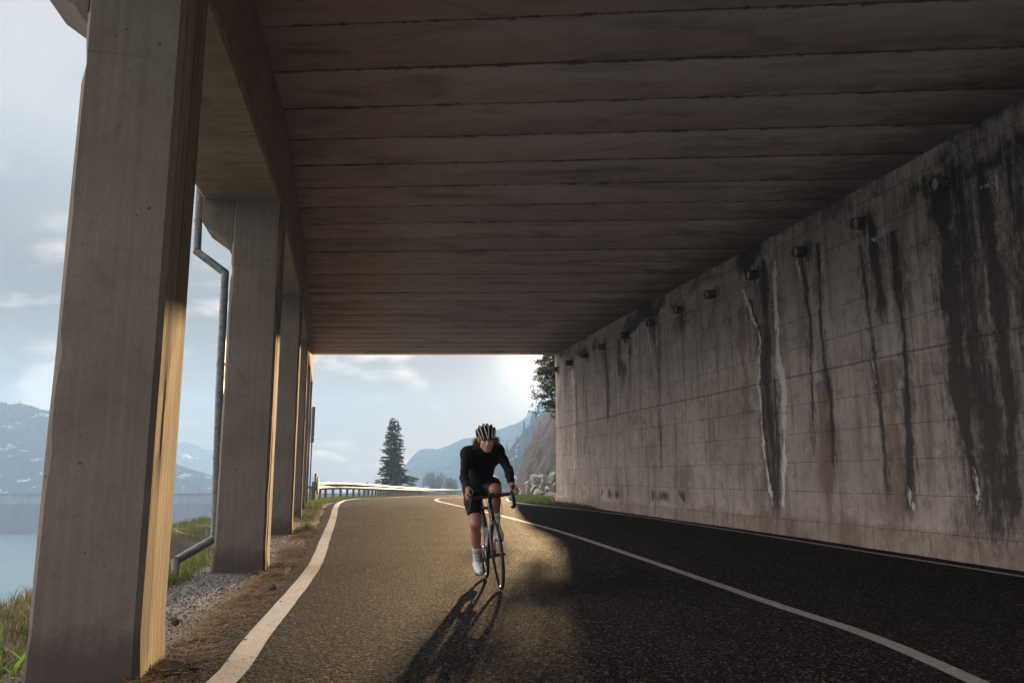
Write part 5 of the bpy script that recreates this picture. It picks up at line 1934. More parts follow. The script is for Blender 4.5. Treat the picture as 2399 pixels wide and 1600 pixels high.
# drive train (right side of the bicycle is -y)
CA = R(15)
crank = {}
mb = MB()
mb.lathe([(.045, -.045), (.083, -.045), (.085, -.0435), (.083, -.042), (.045, -.042), (.045, -.045)], BB, (0, 1, 0), 40)
for k in range(4):
    a = k * math.pi / 2 + .4
    mb.tube([BB + Vector((.012 * math.cos(a), -.045, .012 * math.sin(a))), BB + Vector((.06 * math.cos(a), -.044, .06 * math.sin(a)))], [.010, .007], 6)
ch = part(mb, 'chainring', M['black_part'])
PED = {}
for s, dirn in ((1, 1), (-1, -1)):
    d = Vector((math.sin(CA), 0, math.cos(CA))) * dirn
    e = BB + d * .1725 + Vector((0, s * .072, 0))
    mb = MB()
    mb.tube([BB + Vector((0, s * .045, 0)), BB + d * .02 + Vector((0, s * .062, 0)), e], [(.014, .012), (.013, .009), (.011, .007)], 8)
    part(mb, 'crank_arm', M['black_part'])
    mb = MB()
    pc = e + Vector((0, s * .048, 0))
    mb.tube([e, pc], .006, 8)
    mb.box((pc.x - .045, pc.y - .028, pc.z - .008), (pc.x + .045, pc.y + .028, pc.z + .006))
    part(mb, 'pedal', M['black_part'])
    PED[s] = pc
mb = MB()
RA = Vector((-.99, 0, RW))
for k in range(6):
    r = .022 + .006 * k
    mb.lathe([(r - .008, -.044 + .0035 * k), (r, -.044 + .0035 * k), (r, -.042 + .0035 * k), (r - .008, -.042 + .0035 * k)], RA, (0, 1, 0), 22)
part(mb, 'cassette', M['steel'])
mb = MB()
chp = [BB + Vector((.0, -.0435, .085)), RA + Vector((0, -.036, .042)), RA + Vector((-.042, -.036, 0)), RA + Vector((-.01, -.038, -.045)), RA + Vector((.045, -.040, -.085)), RA + Vector((.02, -.040, -.15)), RA + Vector((.05, -.040, -.165)), BB + Vector((-.02, -.0435, -.084)), BB + Vector((.05, -.0435, -.068)), BB + Vector((.085, -.0435, 0)), BB + Vector((.06, -.0435, .06))]
mb.tube(chp, .0034, 6, closed=True)
part(mb, 'chain', M['steel'], bike, 60)
mb = MB()
mb.tube([RA + Vector((.01, -.05, -.03)), RA + Vector((.04, -.055, -.085)), RA + Vector((.03, -.05, -.16))], [.010, .012, .008], 8)
mb.lathe([(.001, -.046), (.02, -.046), (.02, -.038), (.001, -.038)], RA + Vector((.035, 0, -.155)), (0, 1, 0), 16)
mb.lathe([(.001, -.046), (.018, -.046), (.018, -.038), (.001, -.038)], RA + Vector((.042, 0, -.09)), (0, 1, 0), 16)
part(mb, 'derailleur', M['black_part'])
# bottle carried on the seat tube
bt_dir = (ST1 - BB).normalized()
bmx = MB()
bb0 = BB + bt_dir * .09 + Vector((.055, 0, .02))
bmx.lathe([(.001, 0), (.034, 0), (.036, .01), (.036, .07), (.032, .08), (.032, .10), (.036, .11), (.036, .15), (.030, .17), (.016, .178), (.014, .20), (.001, .202)], bb0, bt_dir, 20)
bo = smooth_auto(fix_normals(bmx.build('water_bottle', M['white_plastic'])), 35)
bo.matrix_world = BIKE
tag(bo, 'white water bottle held between the tubes of the black bicycle', 'bottle')
mb = MB()
for s in (-1, 1):
    mb.tube([BB + bt_dir * .10 + Vector((.018, s * .01, .008)), bb0 + Vector((.0, s * .039, .0)), bb0 + bt_dir * .10 + Vector((.02, s * .037, .01))], .003, 6)
part(mb, 'bottle_cage', M['black_part'])


# ---- rider: an implicit body meshed as one continuous surface
class Field:
    def __init__(self, lo, hi, vox):
        self.vox = vox
        self.lo = np.array(lo, float)
        n = np.ceil((np.array(hi) - self.lo) / vox).astype(int) + 1
        self.D = np.full(n, .5, np.float32)

    def _win(self, lo, hi, m):
        a = np.maximum(((np.array(lo) - m - self.lo) / self.vox).astype(int), 0)
        b = np.minimum(((np.array(hi) + m - self.lo) / self.vox).astype(int) + 2, self.D.shape)
        ax = [self.lo[i] + self.vox * np.arange(a[i], b[i]) for i in range(3)]
        return tuple(slice(a[i], b[i]) for i in range(3)), np.meshgrid(*ax, indexing='ij')

    def _op(self, sl, d, k, sub):
        o = self.D[sl]
        if sub:
            d = -d
            h = np.clip(.5 - .5 * (o - d) / k, 0, 1)
            self.D[sl] = o * (1 - h) + d * h + k * h * (1 - h)
        else:
            h = np.clip(.5 + .5 * (o - d) / k, 0, 1)
            self.D[sl] = o * (1 - h) + d * h - k * h * (1 - h)

    def cap(self, a, b, ra, rb, k=.02, sub=False):
        a, b = np.array(a, float), np.array(b, float)
        r = max(ra, rb)
        sl, (X_, Y_, Z_) = self._win(np.minimum(a, b) - r, np.maximum(a, b) + r, k + .03)
        ab = b - a
        h = np.clip(((X_ - a[0]) * ab[0] + (Y_ - a[1]) * ab[1] + (Z_ - a[2]) * ab[2]) / max(ab @ ab, 1e-9), 0, 1)
        d = np.sqrt((X_ - a[0] - ab[0] * h) ** 2 + (Y_ - a[1] - ab[1] * h) ** 2 + (Z_ - a[2] - ab[2] * h) ** 2) - (ra + (rb - ra) * h)
        self._op(sl, d.astype(np.float32), k, sub)

    def ell(self, c, r, k=.02, rot=None, sub=False):
        c = np.array(c, float)
        rm = max(r)
        sl, (X_, Y_, Z_) = self._win(c - rm, c + rm, k + .03)
        p = np.stack([X_ - c[0], Y_ - c[1], Z_ - c[2]], -1)
        if rot is not None:
            p = p @ np.array(rot)
        r = np.array(r)
        k0 = np.linalg.norm(p / r, axis=-1)
        k1 = np.linalg.norm(p / (r * r), axis=-1)
        d = np.where(k1 > 1e-6, k0 * (k0 - 1) / np.maximum(k1, 1e-6), -rm)
        self._op(sl, d.astype(np.float32), k, sub)

    def plane_cut(self, p, n, soft=.004):
        """keep the side the normal points to"""
        ax = [self.lo[i] + self.vox * np.arange(self.D.shape[i]) for i in range(3)]
        X_, Y_, Z_ = np.meshgrid(*ax, indexing='ij')
        d = -((X_ - p[0]) * n[0] + (Y_ - p[1]) * n[1] + (Z_ - p[2]) * n[2])
        self.D = np.maximum(self.D, d.astype(np.float32))

    def mesh(self, iso=0.0, wrinkle=None):
        D = self.D - iso
        if wrinkle is not None:
            ax = [self.lo[i] + self.vox * np.arange(self.D.shape[i]) for i in range(3)]
            near = np.abs(D) < .03
            ii = np.argwhere(near)
            pp = self.lo + ii * self.vox
            D[near] += wrinkle(pp[:, 0], pp[:, 1], pp[:, 2])
        S = D < 0
        c = np.zeros(np.array(D.shape) - 1, np.int8)
        offs = [(i, j, k) for i in (0, 1) for j in (0, 1) for k in (0, 1)]
        n = D.shape
        for o in offs:
            c += S[o[0]:n[0] - 1 + o[0], o[1]:n[1] - 1 + o[1], o[2]:n[2] - 1 + o[2]]
        mask = (c > 0) & (c < 8)
        idx = np.full(mask.shape, -1, np.int64)
        cells = np.argwhere(mask)
        idx[mask] = np.arange(len(cells))
        pos = np.zeros((len(cells), 3))
        cnt = np.zeros(len(cells))
        for a in offs:
            for ax_ in range(3):
                if a[ax_] == 0:
                    b = list(a)
                    b[ax_] = 1
                    d0 = D[tuple((cells + np.array(a)).T)]
                    d1 = D[tuple((cells + np.array(b)).T)]
                    cr = (d0 < 0) != (d1 < 0)
                    tt = np.where(cr, d0 / np.where(cr, d0 - d1, 1), 0)
                    q = np.array(a, float)[None, :] + np.eye(3)[ax_][None, :] * tt[:, None]
                    pos += np.where(cr[:, None], q, 0)
                    cnt += cr
        verts = (cells + pos / cnt[:, None]) * self.vox + self.lo
        quads = []
        for ax_ in range(3):
            b, cc = (ax_ + 1) % 3, (ax_ + 2) % 3
            s0 = [slice(None)] * 3
            s1 = [slice(None)] * 3
            s0[ax_], s1[ax_] = slice(0, -1), slice(1, None)
            ch_ = S[tuple(s0)] != S[tuple(s1)]
            e = np.argwhere(ch_)
            ok = (e[:, b] > 0) & (e[:, cc] > 0) & (e[:, b] < n[b] - 1) & (e[:, cc] < n[cc] - 1)
            e = e[ok]
            db, dc = np.zeros(3, int), np.zeros(3, int)
            db[b], dc[cc] = 1, 1
            q = np.stack([idx[tuple((e - db - dc).T)], idx[tuple((e - dc).T)], idx[tuple(e.T)], idx[tuple((e - db).T)]], 1)
            fl = ~S[tuple(e.T)]
            q[fl] = q[fl][:, ::-1]
            quads.append(q)
        return verts, np.concatenate(quads)


hip = {-1: (-.74, -.09, 1.0), 1: (-.74, .09, 1.0)}
knee = {-1: (-.545, -.115, .62), 1: (-.375, .105, .955)}
ank = {-1: (-.735, -.118, .215), 1: (-.645, .118, .585)}
sho = {-1: (-.345, -.160, 1.356), 1: (-.345, .160, 1.356)}
elb = {-1: (-.225, -.232, 1.115), 1: (-.195, .232, 1.15)}
wri = {-1: (-.058, -.218, 1.0), 1: (-.058, .222, 1.0)}
V3 = lambda p: np.array(p, float)


def mixp(a, b, f): return V3(a) + (V3(b) - V3(a)) * f


def torso(Fd):
    Fd.cap((-.75, -.055, 1.0), (-.75, .055, 1.0), .125, .125)
    Fd.cap((-.72, 0, 1.06), (-.60, 0, 1.17), .122, .112, .05)
    for s in (-1, 1):
        Fd.cap((-.60, s * .02, 1.15), (-.42, s * .052, 1.285), .110, .106, .04)
        Fd.cap((-.345, s * .13, 1.358), (-.30, s * .015, 1.415), .052, .05, .05)
        Fd.cap((-.40, s * .10, 1.285), sho[s], .085, .066, .04)
    Fd.cap((-.36, -.12, 1.33), (-.36, .12, 1.33), .085, .085, .04)


def neck(Fd): Fd.cap((-.335, .005, 1.36), (-.245, .026, 1.43), .062, .056, .03)


def arm(Fd, s, to=1.0):
    Fd.cap(sho[s], mixp(sho[s], elb[s], .45), .057, .045, .03)
    Fd.cap(mixp(sho[s], elb[s], .45), elb[s], .044, .037, .02)
    Fd.cap(elb[s], mixp(elb[s], wri[s], .35), .037, .039, .02)
    Fd.cap(mixp(elb[s], wri[s], .35), mixp(elb[s], wri[s], to), .039, .039 + (.027 - .039) * (to - .35) / .65, .015)


def thigh(Fd, s, to=1.0):
    m_ = mixp(hip[s], knee[s], .45) + np.array([0, s * .006, .012])
    Fd.cap(hip[s], m_, .100, .084, .04)
    e = mixp(m_, knee[s], to)
    Fd.cap(m_, e, .084, .084 + (.057 - .084) * to, .03)


def shank(Fd, s):
    k_, a = V3(knee[s]), V3(ank[s])
    ax = (a - k_) / np.linalg.norm(a - k_)
    bk = np.cross(ax, (0, 1, 0))
    if bk[0] > 0:
        bk = -bk
    Fd.ell(k_ + np.array([.012, 0, .004]), (.054, .053, .058), .03)
    md = mixp(k_, a, .34) + bk * .014
    Fd.cap(k_, md, .053, .053, .03)
    Fd.cap(md, mixp(k_, a, .72), .053, .040, .02)
    Fd.ell(md + bk * .018 + np.array([0, s * .006, 0]), (.040, .042, .075), .025)
    Fd.cap(mixp(k_, a, .72), a, .040, .033, .02)


# head frame: tipped down a little
PITCH = R(14)
hf = np.array((math.cos(PITCH), -.03, -math.sin(PITCH)))
hf /= np.linalg.norm(hf)
hu = np.array((math.sin(PITCH), 0, math.cos(PITCH)))
hu /= np.linalg.norm(hu)
hl = np.cross(hu, hf)
HC = np.array((-.205, .036, 1.480))
HR = np.stack([hf, hl, hu], 1)


def H_(f, l, u): return HC + hf * f + hl * l + hu * u


def head(Fd):
    Fd.ell(H_(-.01, 0, .025), (.098, .076, .098), .02, HR)
    Fd.ell(H_(.034, 0, -.052), (.060, .054, .064), .03, HR)
    Fd.ell(H_(.068, 0, -.104), (.022, .026, .020), .02, HR)
    Fd.cap(H_(.066, -.028, .022), H_(.066, .028, .022), .021, .021, .012)
    for s in (-1, 1):
        Fd.ell(H_(.052, s * .040, -.028), (.026, .022, .026), .02, HR)
        Fd.cap(H_(.02, s * .056, -.06), H_(.058, s * .022, -.102), .016, .017, .02)
        Fd.ell(H_(.088, s * .032, .002), (.016, .017, .012), .012, HR, sub=True)
        Fd.ell(H_(-.012, s * .080, -.012), (.020, .010, .032), .008, HR)
        Fd.ell(H_(.100, s * .011, -.036), (.009, .008, .008), .008, HR)
        Fd.cap(H_(.074, s * .020, .0085), H_(.070, s * .043, .0075), .0060, .0060, .004)
        Fd.cap(H_(.073, s * .021, -.0095), H_(.069, s * .042, -.0085), .0052, .0052, .004)
    Fd.cap(H_(.084, 0, .014), H_(.106, 0, -.030), .0085, .012, .010)
    Fd.cap(H_(.086, -.018, -.068), H_(.086, .018, -.068), .0075, .0075, .006)
    Fd.cap(H_(.083, -.015, -.080), H_(.083, .015, -.080), .0085, .0085, .006)
    Fd.ell(H_(.096, 0, -.0735), (.006, .024, .0022), .004, HR, sub=True)


def hand(Fd, s):
    w = V3(wri[s])
    pc = np.array([-.005, s * .224, .990])
    Fd.cap(mixp(elb[s], wri[s], .9), w, .028, .025, .01)
    Fd.cap(w, pc, .024, .023, .015)
    Fd.cap((-.018, s * .205, .994), (.012, s * .236, .984), .019, .017, .012)
    Fd.cap((.012, s * .208, .992), (.020, s * .238, .982), .015, .014, .01)
    K0 = [(.043, s * .228, .985), (.033, s * .241, .975), (.019, s * .249, .966), (.002, s * .252, .962)]
    K1 = [(.079, s * .236, .968), (.070, s * .256, .950), (.053, s * .262, .938), (.031, s * .262, .936)]
    K2 = [(.092, s * .224, .945), (.088, s * .242, .921), (.071, s * .249, .909), (.046, s * .250, .910)]
    K3 = [(.088, s * .204, .934), (.085, s * .216, .908), (.070, s * .223, .897), (.048, s * .226, .899)]
    for i in range(4):
        r = (.0095, .0098, .0093, .0082)[i]
        Fd.cap(pc + np.array([.012, 0, 0]), K0[i], .014, r + .002, .006)
        Fd.cap(K0[i], K1[i], r + .001, r, .003)
        Fd.cap(K1[i], K2[i], r, r * .92, .003)
        Fd.cap(K2[i], K3[i], r * .92, r * .80, .003)
    Fd.cap((-.02, s * .205, .995), (.012, s * .190, .985), .015, .012, .012)
    Fd.cap((.012, s * .190, .985), (.042, s * .190, .972), .0115, .0105, .005)
    Fd.cap((.042, s * .190, .972), (.062, s * .196, .955), .0102, .0085, .004)


def foot_pts(s):
    pc = PED[s]
    tip = 0.02 if s < 0 else 0.045
    y = s * .120
    toe = np.array([pc.x + .085, y - s * .004, pc.z + .030 - tip * .3])
    ball = np.array([pc.x + .01, y, pc.z + .040])
    heel = np.array([pc.x - .150, y + s * .002, pc.z + .045 + tip])
    return toe, ball, heel


LO, HI = (-1.0, -.36, .03), (.14, .36, 1.68)
body_f = Field(LO, HI, .0055)
torso(body_f)
neck(body_f)
for s in (-1, 1):
    arm(body_f, s)
    thigh(body_f, s)
    shank(body_f, s)
    toe, ball, heel = foot_pts(s)
    body_f.cap(ank[s], heel + np.array([.02, 0, .012]), .032, .026, .02)
    body_f.cap(ank[s], ball + np.array([0, 0, .01]), .030, .024, .02)
    body_f.cap(ball, toe, .026, .018, .01)
    hand(body_f, s)
head(body_f)
v_, q_ = body_f.mesh()


def skin_mat():
    m, t, b = new_mat('tanned_skin')
    at = t.new('ShaderNodeAttribute', attribute_name='tint')
    sp = t.new('ShaderNodeSeparateColor', {0: at.outputs['Color']})
    tcn = t.new('ShaderNodeTexCoord')
    n = t.noise(tcn.outputs['Object'], 35, 4, 0.6)
    c = t.mix(t.sstep(n, .3, .7), (.60, .335, .235), (.70, .42, .31))
    c = t.mix(sp.outputs[0], c, (.43, .20, .135))       # limbs, more tanned
    c = t.mix(sp.outputs[1], c, (.085, .05, .032))      # brows, stubble
    c = t.mix(sp.outputs[2], c, (.40, .14, .11))        # lips, cheeks
    t.put(b.inputs['Base Color'], c)
    b.inputs['Roughness'].default_value = .48
    b.inputs['Subsurface Weight'].default_value = 0.08
    b.inputs['Subsurface Radius'].default_value = (.012, .005, .003)
    b.inputs['Subsurface Scale'].default_value = 0.6
    return m


M['skin'] = skin_mat()
person = mesh_obj('person', v_, q_, M['skin'], smooth=True)
person.matrix_world = BIKE
tag(person, 'cyclist in black long-sleeved jersey, striped helmet and white shoes riding toward the viewer', 'person')
loc = (v_ - HC) @ HR
limb = np.clip((1.28 - v_[:, 2]) / .06, 0, 1)
g_ = lambda f, l, u, a, b, c: np.exp(-(((loc[:, 0] - f) / a) ** 2 + ((np.abs(loc[:, 1]) - l) / b) ** 2 + ((loc[:, 2] - u) / c) ** 2))
brow = np.clip(1.3 * g_(.085, .030, .022, .02, .020, .006), 0, .9)
beard = np.clip(.55 * g_(.07, .0, -.095, .04, .045, .028) + .4 * g_(.03, .052, -.075, .04, .02, .03) + .35 * g_(.095, 0, -.058, .02, .02, .006), 0, .5)
eye = np.clip(.75 * g_(.085, .032, .004, .02, .015, .007), 0, .75)
lips = np.clip(.6 * g_(.090, 0, -.0735, .012, .020, .006), 0, .6)
cheek = .35 * g_(.07, .042, -.025, .03, .02, .02)
tm_ = np.stack([limb, np.maximum(np.maximum(brow, beard), eye), np.maximum(lips, cheek), np.ones(len(v_))], 1)
ta = person.data.attributes.new('tint', 'FLOAT_COLOR', 'POINT')
ta.data.foreach_set('color', tm_.astype(np.float32).ravel())


def clothing(name, build, iso, mat, lo=LO, hi=HI, vox=.0065, wrinkle=None, cut=None, parent=None):
    Fd = Field(lo, hi, vox)
    build(Fd)
    for c in (cut or []):
        Fd.plane_cut(*c)
    vv, qq = Fd.mesh(iso, wrinkle)
    o = mesh_obj(name, vv, qq, mat, parent or person, smooth=True)
    return o


def fabric(name, c, rough=.8, scale=60, sheen=.2):
    m, t, b = new_mat(name)
    tcn = t.new('ShaderNodeTexCoord')
    n = t.noise(tcn.outputs['Object'], scale, 4, .6)
    t.put(b.inputs['Base Color'], t.mix(n, tuple(x * .75 for x in c), tuple(x * 1.25 for x in c)))
    b.inputs['Roughness'].default_value = rough
    b.inputs['Sheen Weight'].default_value = sheen
    b.inputs['Specular IOR Level'].default_value = 0.2
    bn = t.new('ShaderNodeBump', {'Strength': .15, 'Distance': .002, 'Height': n})
    t.put(b.inputs['Normal'], bn.outputs[0])
    return m


M['jersey'] = fabric('black_jersey_cloth', (.006, .006, .009), .75, 60, .04)
M['shorts'] = fabric('black_shorts_cloth', (.004, .004, .006), .55, 60, .02)
M['sock'] = fabric('white_sock_knit', (.74, .73, .72), .9, 120)
M['shoe'] = fabric('white_shoe', (.72, .73, .73), .45, 30, 0)


def wr(x, y, z):
    a = fbm(x * 9 + y * 5, y * 16, z * 20, oct=3, seed=610) * .0030
    return a + np.sin((z * 1.0 + x * .6 + y * .25) * 95 + 2.5 * fbm(x * 6, y * 6, z * 6, oct=2, seed=611)) * .0012 * np.clip((1.32 - z) / .1, 0, 1)


def jersey_b(Fd):
    torso(Fd)
    Fd.cap((-.335, .005, 1.36), (-.262, .020, 1.415), .068, .066, .03)
    for s in (-1, 1):
        arm(Fd, s, .90)


jersey = clothing('jersey', jersey_b, .0065, M['jersey'], (-1.0, -.33, .86), (.0, .33, 1.55), .006, wr)
mb = MB()
zp = [(-.203, .016, 1.362), (-.218, .012, 1.335), (-.250, .006, 1.305), (-.27, .004, 1.27)]
mb.tube(zp, .0035, 6)
mb.box((-.212, .010, 1.335), (-.200, .016, 1.358))
part(mb, 'zip', M['black_part'], jersey, 40)


def shorts_b(Fd):
    Fd.cap((-.75, -.055, 1.0), (-.75, .055, 1.0), .125, .125)
    Fd.cap((-.72, 0, 1.04), (-.67, 0, 1.10), .128, .124, .05)
    thigh(Fd, -1, .42)
    thigh(Fd, 1, .55)


clothing('shorts', shorts_b, .009, M['shorts'], (-1.0, -.30, .60), (-.1, .30, 1.30), .007)
for s in (-1, 1):
    k_, a = V3(knee[s]), V3(ank[s])
    nrm = (a - k_) / np.linalg.norm(a - k_)
    def sock_b(Fd, s=s, k_=k_, a=a):
        Fd.cap(mixp(k_, a, .60), a, .045, .034, .01)
        Fd.cap(a, a + np.array([0, 0, -.04]), .034, .034, .01)
        toe, ball, heel = foot_pts(s)
        Fd.cap(a, heel + np.array([.02, 0, .02]), .032, .028, .02)
    lo = np.minimum(k_, a) - .12
    hi = np.maximum(k_, a) + .12
    clothing('sock', sock_b, .003, M['sock'], lo, hi, .005, None, [(mixp(k_, a, .62), nrm)])
    toe, ball, heel = foot_pts(s)

    def shoe_b(Fd, s=s, a=a, toe=toe, ball=ball, heel=heel):
        Fd.cap(heel + np.array([0, 0, .012]), mixp(heel, ball, .5) + np.array([0, 0, .016]), .036, .034, .03)
        Fd.cap(mixp(heel, ball, .5) + np.array([0, 0, .016]), ball + np.array([0, 0, .006]), .036, .038, .03)
        Fd.cap(ball + np.array([0, s * .006, .0]), toe, .040, .026, .02)
        Fd.cap(ball + np.array([0, -s * .010, .0]), toe + np.array([-.01, -s * .008, 0]), .034, .024, .02)
        Fd.cap(a + np.array([.0, 0, -.018]), mixp(heel, ball, .3), .038, .034, .03)
        Fd.cap(a + np.array([.02, 0, -.03]), ball + np.array([-.02, 0, .012]), .034, .032, .02)
    sole_n = V3((ball - heel)[:3])
    sole_n = np.array([-sole_n[2], 0, sole_n[0]])
    sole_n /= np.linalg.norm(sole_n)
    sp0 = ball - sole_n * .030
    shoe = clothing('shoe', shoe_b, .004, M['shoe'], np.minimum(heel, toe) - .09, np.maximum(heel, toe) + np.array([.09, .09, .16]), .005, None,
                    [(sp0, sole_n), (a + np.array([0, 0, .012]), (0.25, 0, -.97))])
    # sole, buckles and strap
    mb = MB()
    ol = [(heel, .030), (mixp(heel, ball, .5), .030), (ball, .043), (mixp(ball, toe, .6), .040), (toe, .022)]
    pts = []
    for sgn in (1, -1):
        for (p, w) in (ol if sgn > 0 else ol[::-1]):
            q = p - sole_n * (.030 + float(np.dot(p - ball, sole_n)) * 1.0)
            pts.append(q + np.array([0, sgn * w, 0]))
    n = len(pts)
    vs = [tuple(p) for p in pts] + [tuple(p - sole_n * .011) for p in pts]
    mb.add(vs, [tuple(range(n)), tuple(range(n, 2 * n))[::-1]] + [(i, (i + 1) % n, n + (i + 1) % n, n + i) for i in range(n)])
    part(mb, 'sole', M['black_part'], shoe, 30)
    for f in (.55, .86):
        mb = MB()
        c = mixp(heel, ball, f) + np.array([0, s * .036, .030 if f < .7 else .022])
        mb.lathe([(.001, .0), (.011, .0), (.010, .007), (.001, .008)], c, (0.1, s * .9, .5), 14)
        part(mb, 'dial', M['steel'], shoe, 30)
    mb = MB()
    sc_ = mixp(ball, toe, .12)
    mb.tube([sc_ + np.array([0, .036, -.002]), sc_ + np.array([.004, .02, .030]), sc_ + np.array([.004, -.012, .034]), sc_ + np.array([0, -.036, .002])], [(.002, .006)] * 4, 8)
    part(mb, 'strap', M['grey_carbon'], shoe, 40)

# eyes
M['eye'] = simple('eye_white', (.55, .53, .50), .25, 0, .03, 10)
M['iris'] = simple('dark_iris', (.03, .02, .012), .2, 0, .05, 10)
for s in (-1, 1):
    mb = MB()
    c = H_(.0655, s * .031, .001)
    mb.ellipsoid(c, (.0118, .0118, .0118), 12, 8)
    e = part(mb, 'eye', M['eye'], person, 60)
    mb = MB()
    mb.ellipsoid(H_(.0735, s * .031, -.0008), (.0048, .0056, .0056), 10, 6)
    part(mb, 'iris', M['iris'], e, 60)

# hair: blond curls standing out below the helmet
m, t, b = new_mat('blond_brown_curls')
geo = t.new('ShaderNodeNewGeometry')
c = t.mix(geo.outputs['Random Per Island'], (.16, .085, .035), (.48, .29, .12))
t.put(b.inputs['Base Color'], c)
b.inputs['Roughness'].default_value = .5
tr = t.new('ShaderNodeBsdfTranslucent', {'Color': c})
ms = t.new('ShaderNodeMixShader', {0: .45, 1: b.outputs[0], 2: tr.outputs[0]})
t.l.new(ms.outputs[0], [x for x in t.n if x.type == 'OUTPUT_MATERIAL'][0].inputs[0])
M['hair'] = m
mb = MB()
rs = random.Random(9)
for k in range(360):
    s = -1 if k % 2 else 1
    back = rs.random()
    a = V3(H_(-.02 - .085 * back, s * (.074 + .004 * rs.random() - .030 * back ** 2), -.008 + rs.uniform(-.045, .012)))
    out = hl * s * (1 - .6 * back) * rs.uniform(.5, 1.2) - hf * back * rs.uniform(.3, 1) + hu * rs.uniform(-.75, .25)
    out /= np.linalg.norm(out)
    L = rs.uniform(.03, .085)
    e1 = np.cross(out, hu)
    e1 /= np.linalg.norm(e1)
    e2 = np.cross(out, e1)
    ph = rs.random() * 6.28
    cr = rs.uniform(.007, .014)
    pts = [a + out * L * i / 9 + (e1 * math.cos(ph + i * 1.25) + e2 * math.sin(ph + i * 1.25)) * cr * min(1, i / 3) - hu * .012 * (i / 9) ** 2 for i in range(10)]
    mb.tube(pts, [.0024 * (1 - .5 * i / 9) for i in range(10)], 4, caps=False)
vs, fs = [], []
nu2, nv2 = 40, 24
for j in range(nv2 + 1):
    th_ = math.pi * j / nv2
    for i in range(nu2):
        ph_ = 2 * math.pi * i / nu2
        k_ = 1.07 + .03 * float(vnoise(i * .9, j * .9, 2.0, seed=700))
        vs.append(H_(-.012 + .098 * k_ * math.sin(th_) * math.cos(ph_), .0775 * k_ * math.sin(th_) * math.sin(ph_), .022 + .100 * k_ * math.cos(th_)))
for j in range(nv2):
    for i in range(nu2):
        q = [j * nu2 + i, (j + 1) * nu2 + i, (j + 1) * nu2 + (i + 1) % nu2, j * nu2 + (i + 1) % nu2]
        cen = (np.mean([vs[k] for k in q], 0) - HC) @ HR
        if (cen[0] < .018 and cen[2] > -.055 + .3 * max(0, cen[0] + .05)) or cen[2] > .062:
            fs.append(tuple(q))
mb.add(vs, fs)
part(mb, 'hair', M['hair'], person, 60)

# helmet: dark inner shell carrying pale ribs with open vents between them
M['helmet_dark'] = simple('helmet_black', (.010, .010, .011), .5, 0, .2, 20)
M['helmet_white'] = simple('helmet_white_rib', (.50, .51, .51), .35, 0, .06, 20)
mb = MB()
def hel(th, ph, r=1.0, dz=0):
    # th: 0 front rim .. 1 back rim, ph: across -1..1
    a = math.pi * (.04 + .92 * th)
    ang = ph * 1.18
    fx = math.cos(a)
    up = math.sin(a)
    wf = .098 * r
    l = wf * math.sin(ang) * (.86 + .22 * math.sin(a) - .16 * max(0, fx) ** 2)
    u = (.137 * r * up) * math.cos(ang * .80) ** .9 + .004
    f = .140 * r * fx * (1 - .10 * abs(math.sin(ang))) - .014
    return V3(H_(f, l, u + .009 + dz - .020 * max(0, -fx)))
nu_, nv_ = 22, 20
vs, fs = [], []
for sh_i, rr in ((0, .90), (1, .82)):
    for i in range(nu_ + 1):
        for j in range(nv_ + 1):
            vs.append(tuple(hel(i / nu_, -1 + 2 * j / nv_, rr)))
nn_ = (nu_ + 1) * (nv_ + 1)
for i in range(nu_):
    for j in range(nv_):
        a = i * (nv_ + 1) + j
        fs.append((a, a + 1, a + nv_ + 2, a + nv_ + 1))
        fs.append((nn_ + a, nn_ + a + nv_ + 1, nn_ + a + nv_ + 2, nn_ + a + 1))
mb.add(vs, fs)
helmet = mesh_obj('helmet', mb.v, mb.f, M['helmet_dark'], person, smooth=True)
# dark raised ribs between and pale ribs on top
for k, ph in enumerate((-.90, -.52, -.155, .155, .52, .90)):
    mb = MB()
    pts, rad = [], []
    for i in range(25):
        th = .0 + i / 24 * .98
        pf_ = ph * (1.0 if abs(ph) > .2 else (.25 + .75 * min(1, th / .22)))
        pts.append(hel(th, pf_, 1.0 - .045 * abs(ph) + (.015 if i not in (0, 24) else 0)))
        w = .0085 + .004 * math.sin(math.pi * th)
        rad.append((.013, w * (1.15 if abs(ph) < .9 else .8)))
    mb.tube(pts, rad, 8)
    part(mb, 'rib_core', M['helmet_dark'], helmet, 60)
    mb = MB()
    pts2 = [p + (p - HC) / np.linalg.norm(p - HC) * .0075 for p in pts[:17]]
    mb.tube(pts2, [(.0062, r[1] * .50) for r in rad[:17]], 8)
    part(mb, 'rib', M['helmet_white'], helmet, 60)
mb = MB()
rim = []
for j in range(21):
    rim.append(hel(0.0, -1 + 2 * j / 20, .97))
mb.tube(rim, [(.008, .010)] * 21, 8)
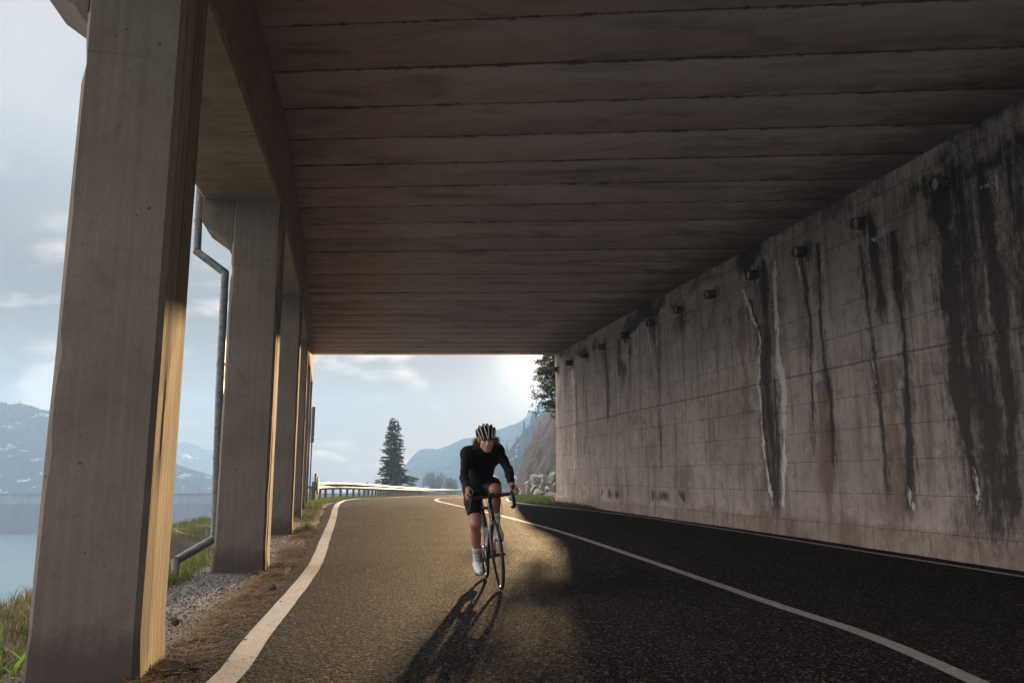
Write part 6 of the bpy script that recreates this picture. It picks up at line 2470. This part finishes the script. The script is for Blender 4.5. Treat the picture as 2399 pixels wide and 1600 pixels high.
for s in (-1, 1):
    mb.tube([hel(.02 + .96 * i / 12, s * 1.0, .96) for i in range(13)], [(.010, .012)] * 13, 8)
    mb.tube([hel(i / 10, s * .52, .93) for i in range(1, 10)], [.008] * 9, 6)
part(mb, 'rim', M['helmet_dark'], helmet, 60)
mb = MB()
for s in (-1, 1):
    mb.tube([H_(.03, s * .078, .02), H_(.012, s * .074, -.05), H_(.035, s * .045, -.105), H_(.05, s * .01, -.125)], [(.0015, .006)] * 4, 6)
    mb.tube([H_(-.06, s * .078, .02), H_(.012, s * .075, -.05)], [(.0015, .006)] * 2, 6)
part(mb, 'strap', M['helmet_dark'], helmet, 40)
# dark wine-tinted sunglasses parked in the front of the helmet
m, t, b = new_mat('wine_tinted_lens')
b.inputs['Base Color'].default_value = (.05, .008, .018, 1)
b.inputs['Roughness'].default_value = .18
M['lens'] = m
mb = MB()
vs, fs = [], []
for j in range(25):
    l = -.078 + .156 * j / 24
    f = .118 - 5.2 * l * l
    ht = .021 if abs(l) > .014 else .010
    ht *= (1 - (abs(l) / .083) ** 6)
    for (du, df) in ((-.012 - (.012 if abs(l) > .014 else 0), 0), (ht - .004, -.010)):
        vs.append(H_(f + df, l, .040 + du))
        vs.append(H_(f + df - .003, l, .040 + du))
for j in range(24):
    a = j * 4
    fs += [(a, a + 2, a + 6, a + 4), (a + 1, a + 5, a + 7, a + 3), (a, a + 4, a + 5, a + 1), (a + 2, a + 3, a + 7, a + 6)]
mb.add(vs, fs)
sgl = mb.build('sunglasses', M['lens'], person, smooth=False)
fix_normals(sgl)

# ---- haze over the valley
m = bpy.data.materials.new('valley_haze')
m.use_nodes = True
t = NT(m.node_tree)
t.n.clear()
vol = t.new('ShaderNodeVolumePrincipled', {'Color': (0.405, 0.60, 0.855), 'Density': 0.0011, 'Anisotropy': 0.0})
out = t.new('ShaderNodeOutputMaterial')
t.l.new(vol.outputs[0], out.inputs['Volume'])
hb = MB()
hb.box((-705, -215, -23.5), (575, 1055, 104))
hz_o = hb.build('haze', m)
tag(hz_o, kind='stuff')
hz_o["label"] = 'blue haze hanging in the air over the valley'
hz_o["category"] = 'haze'
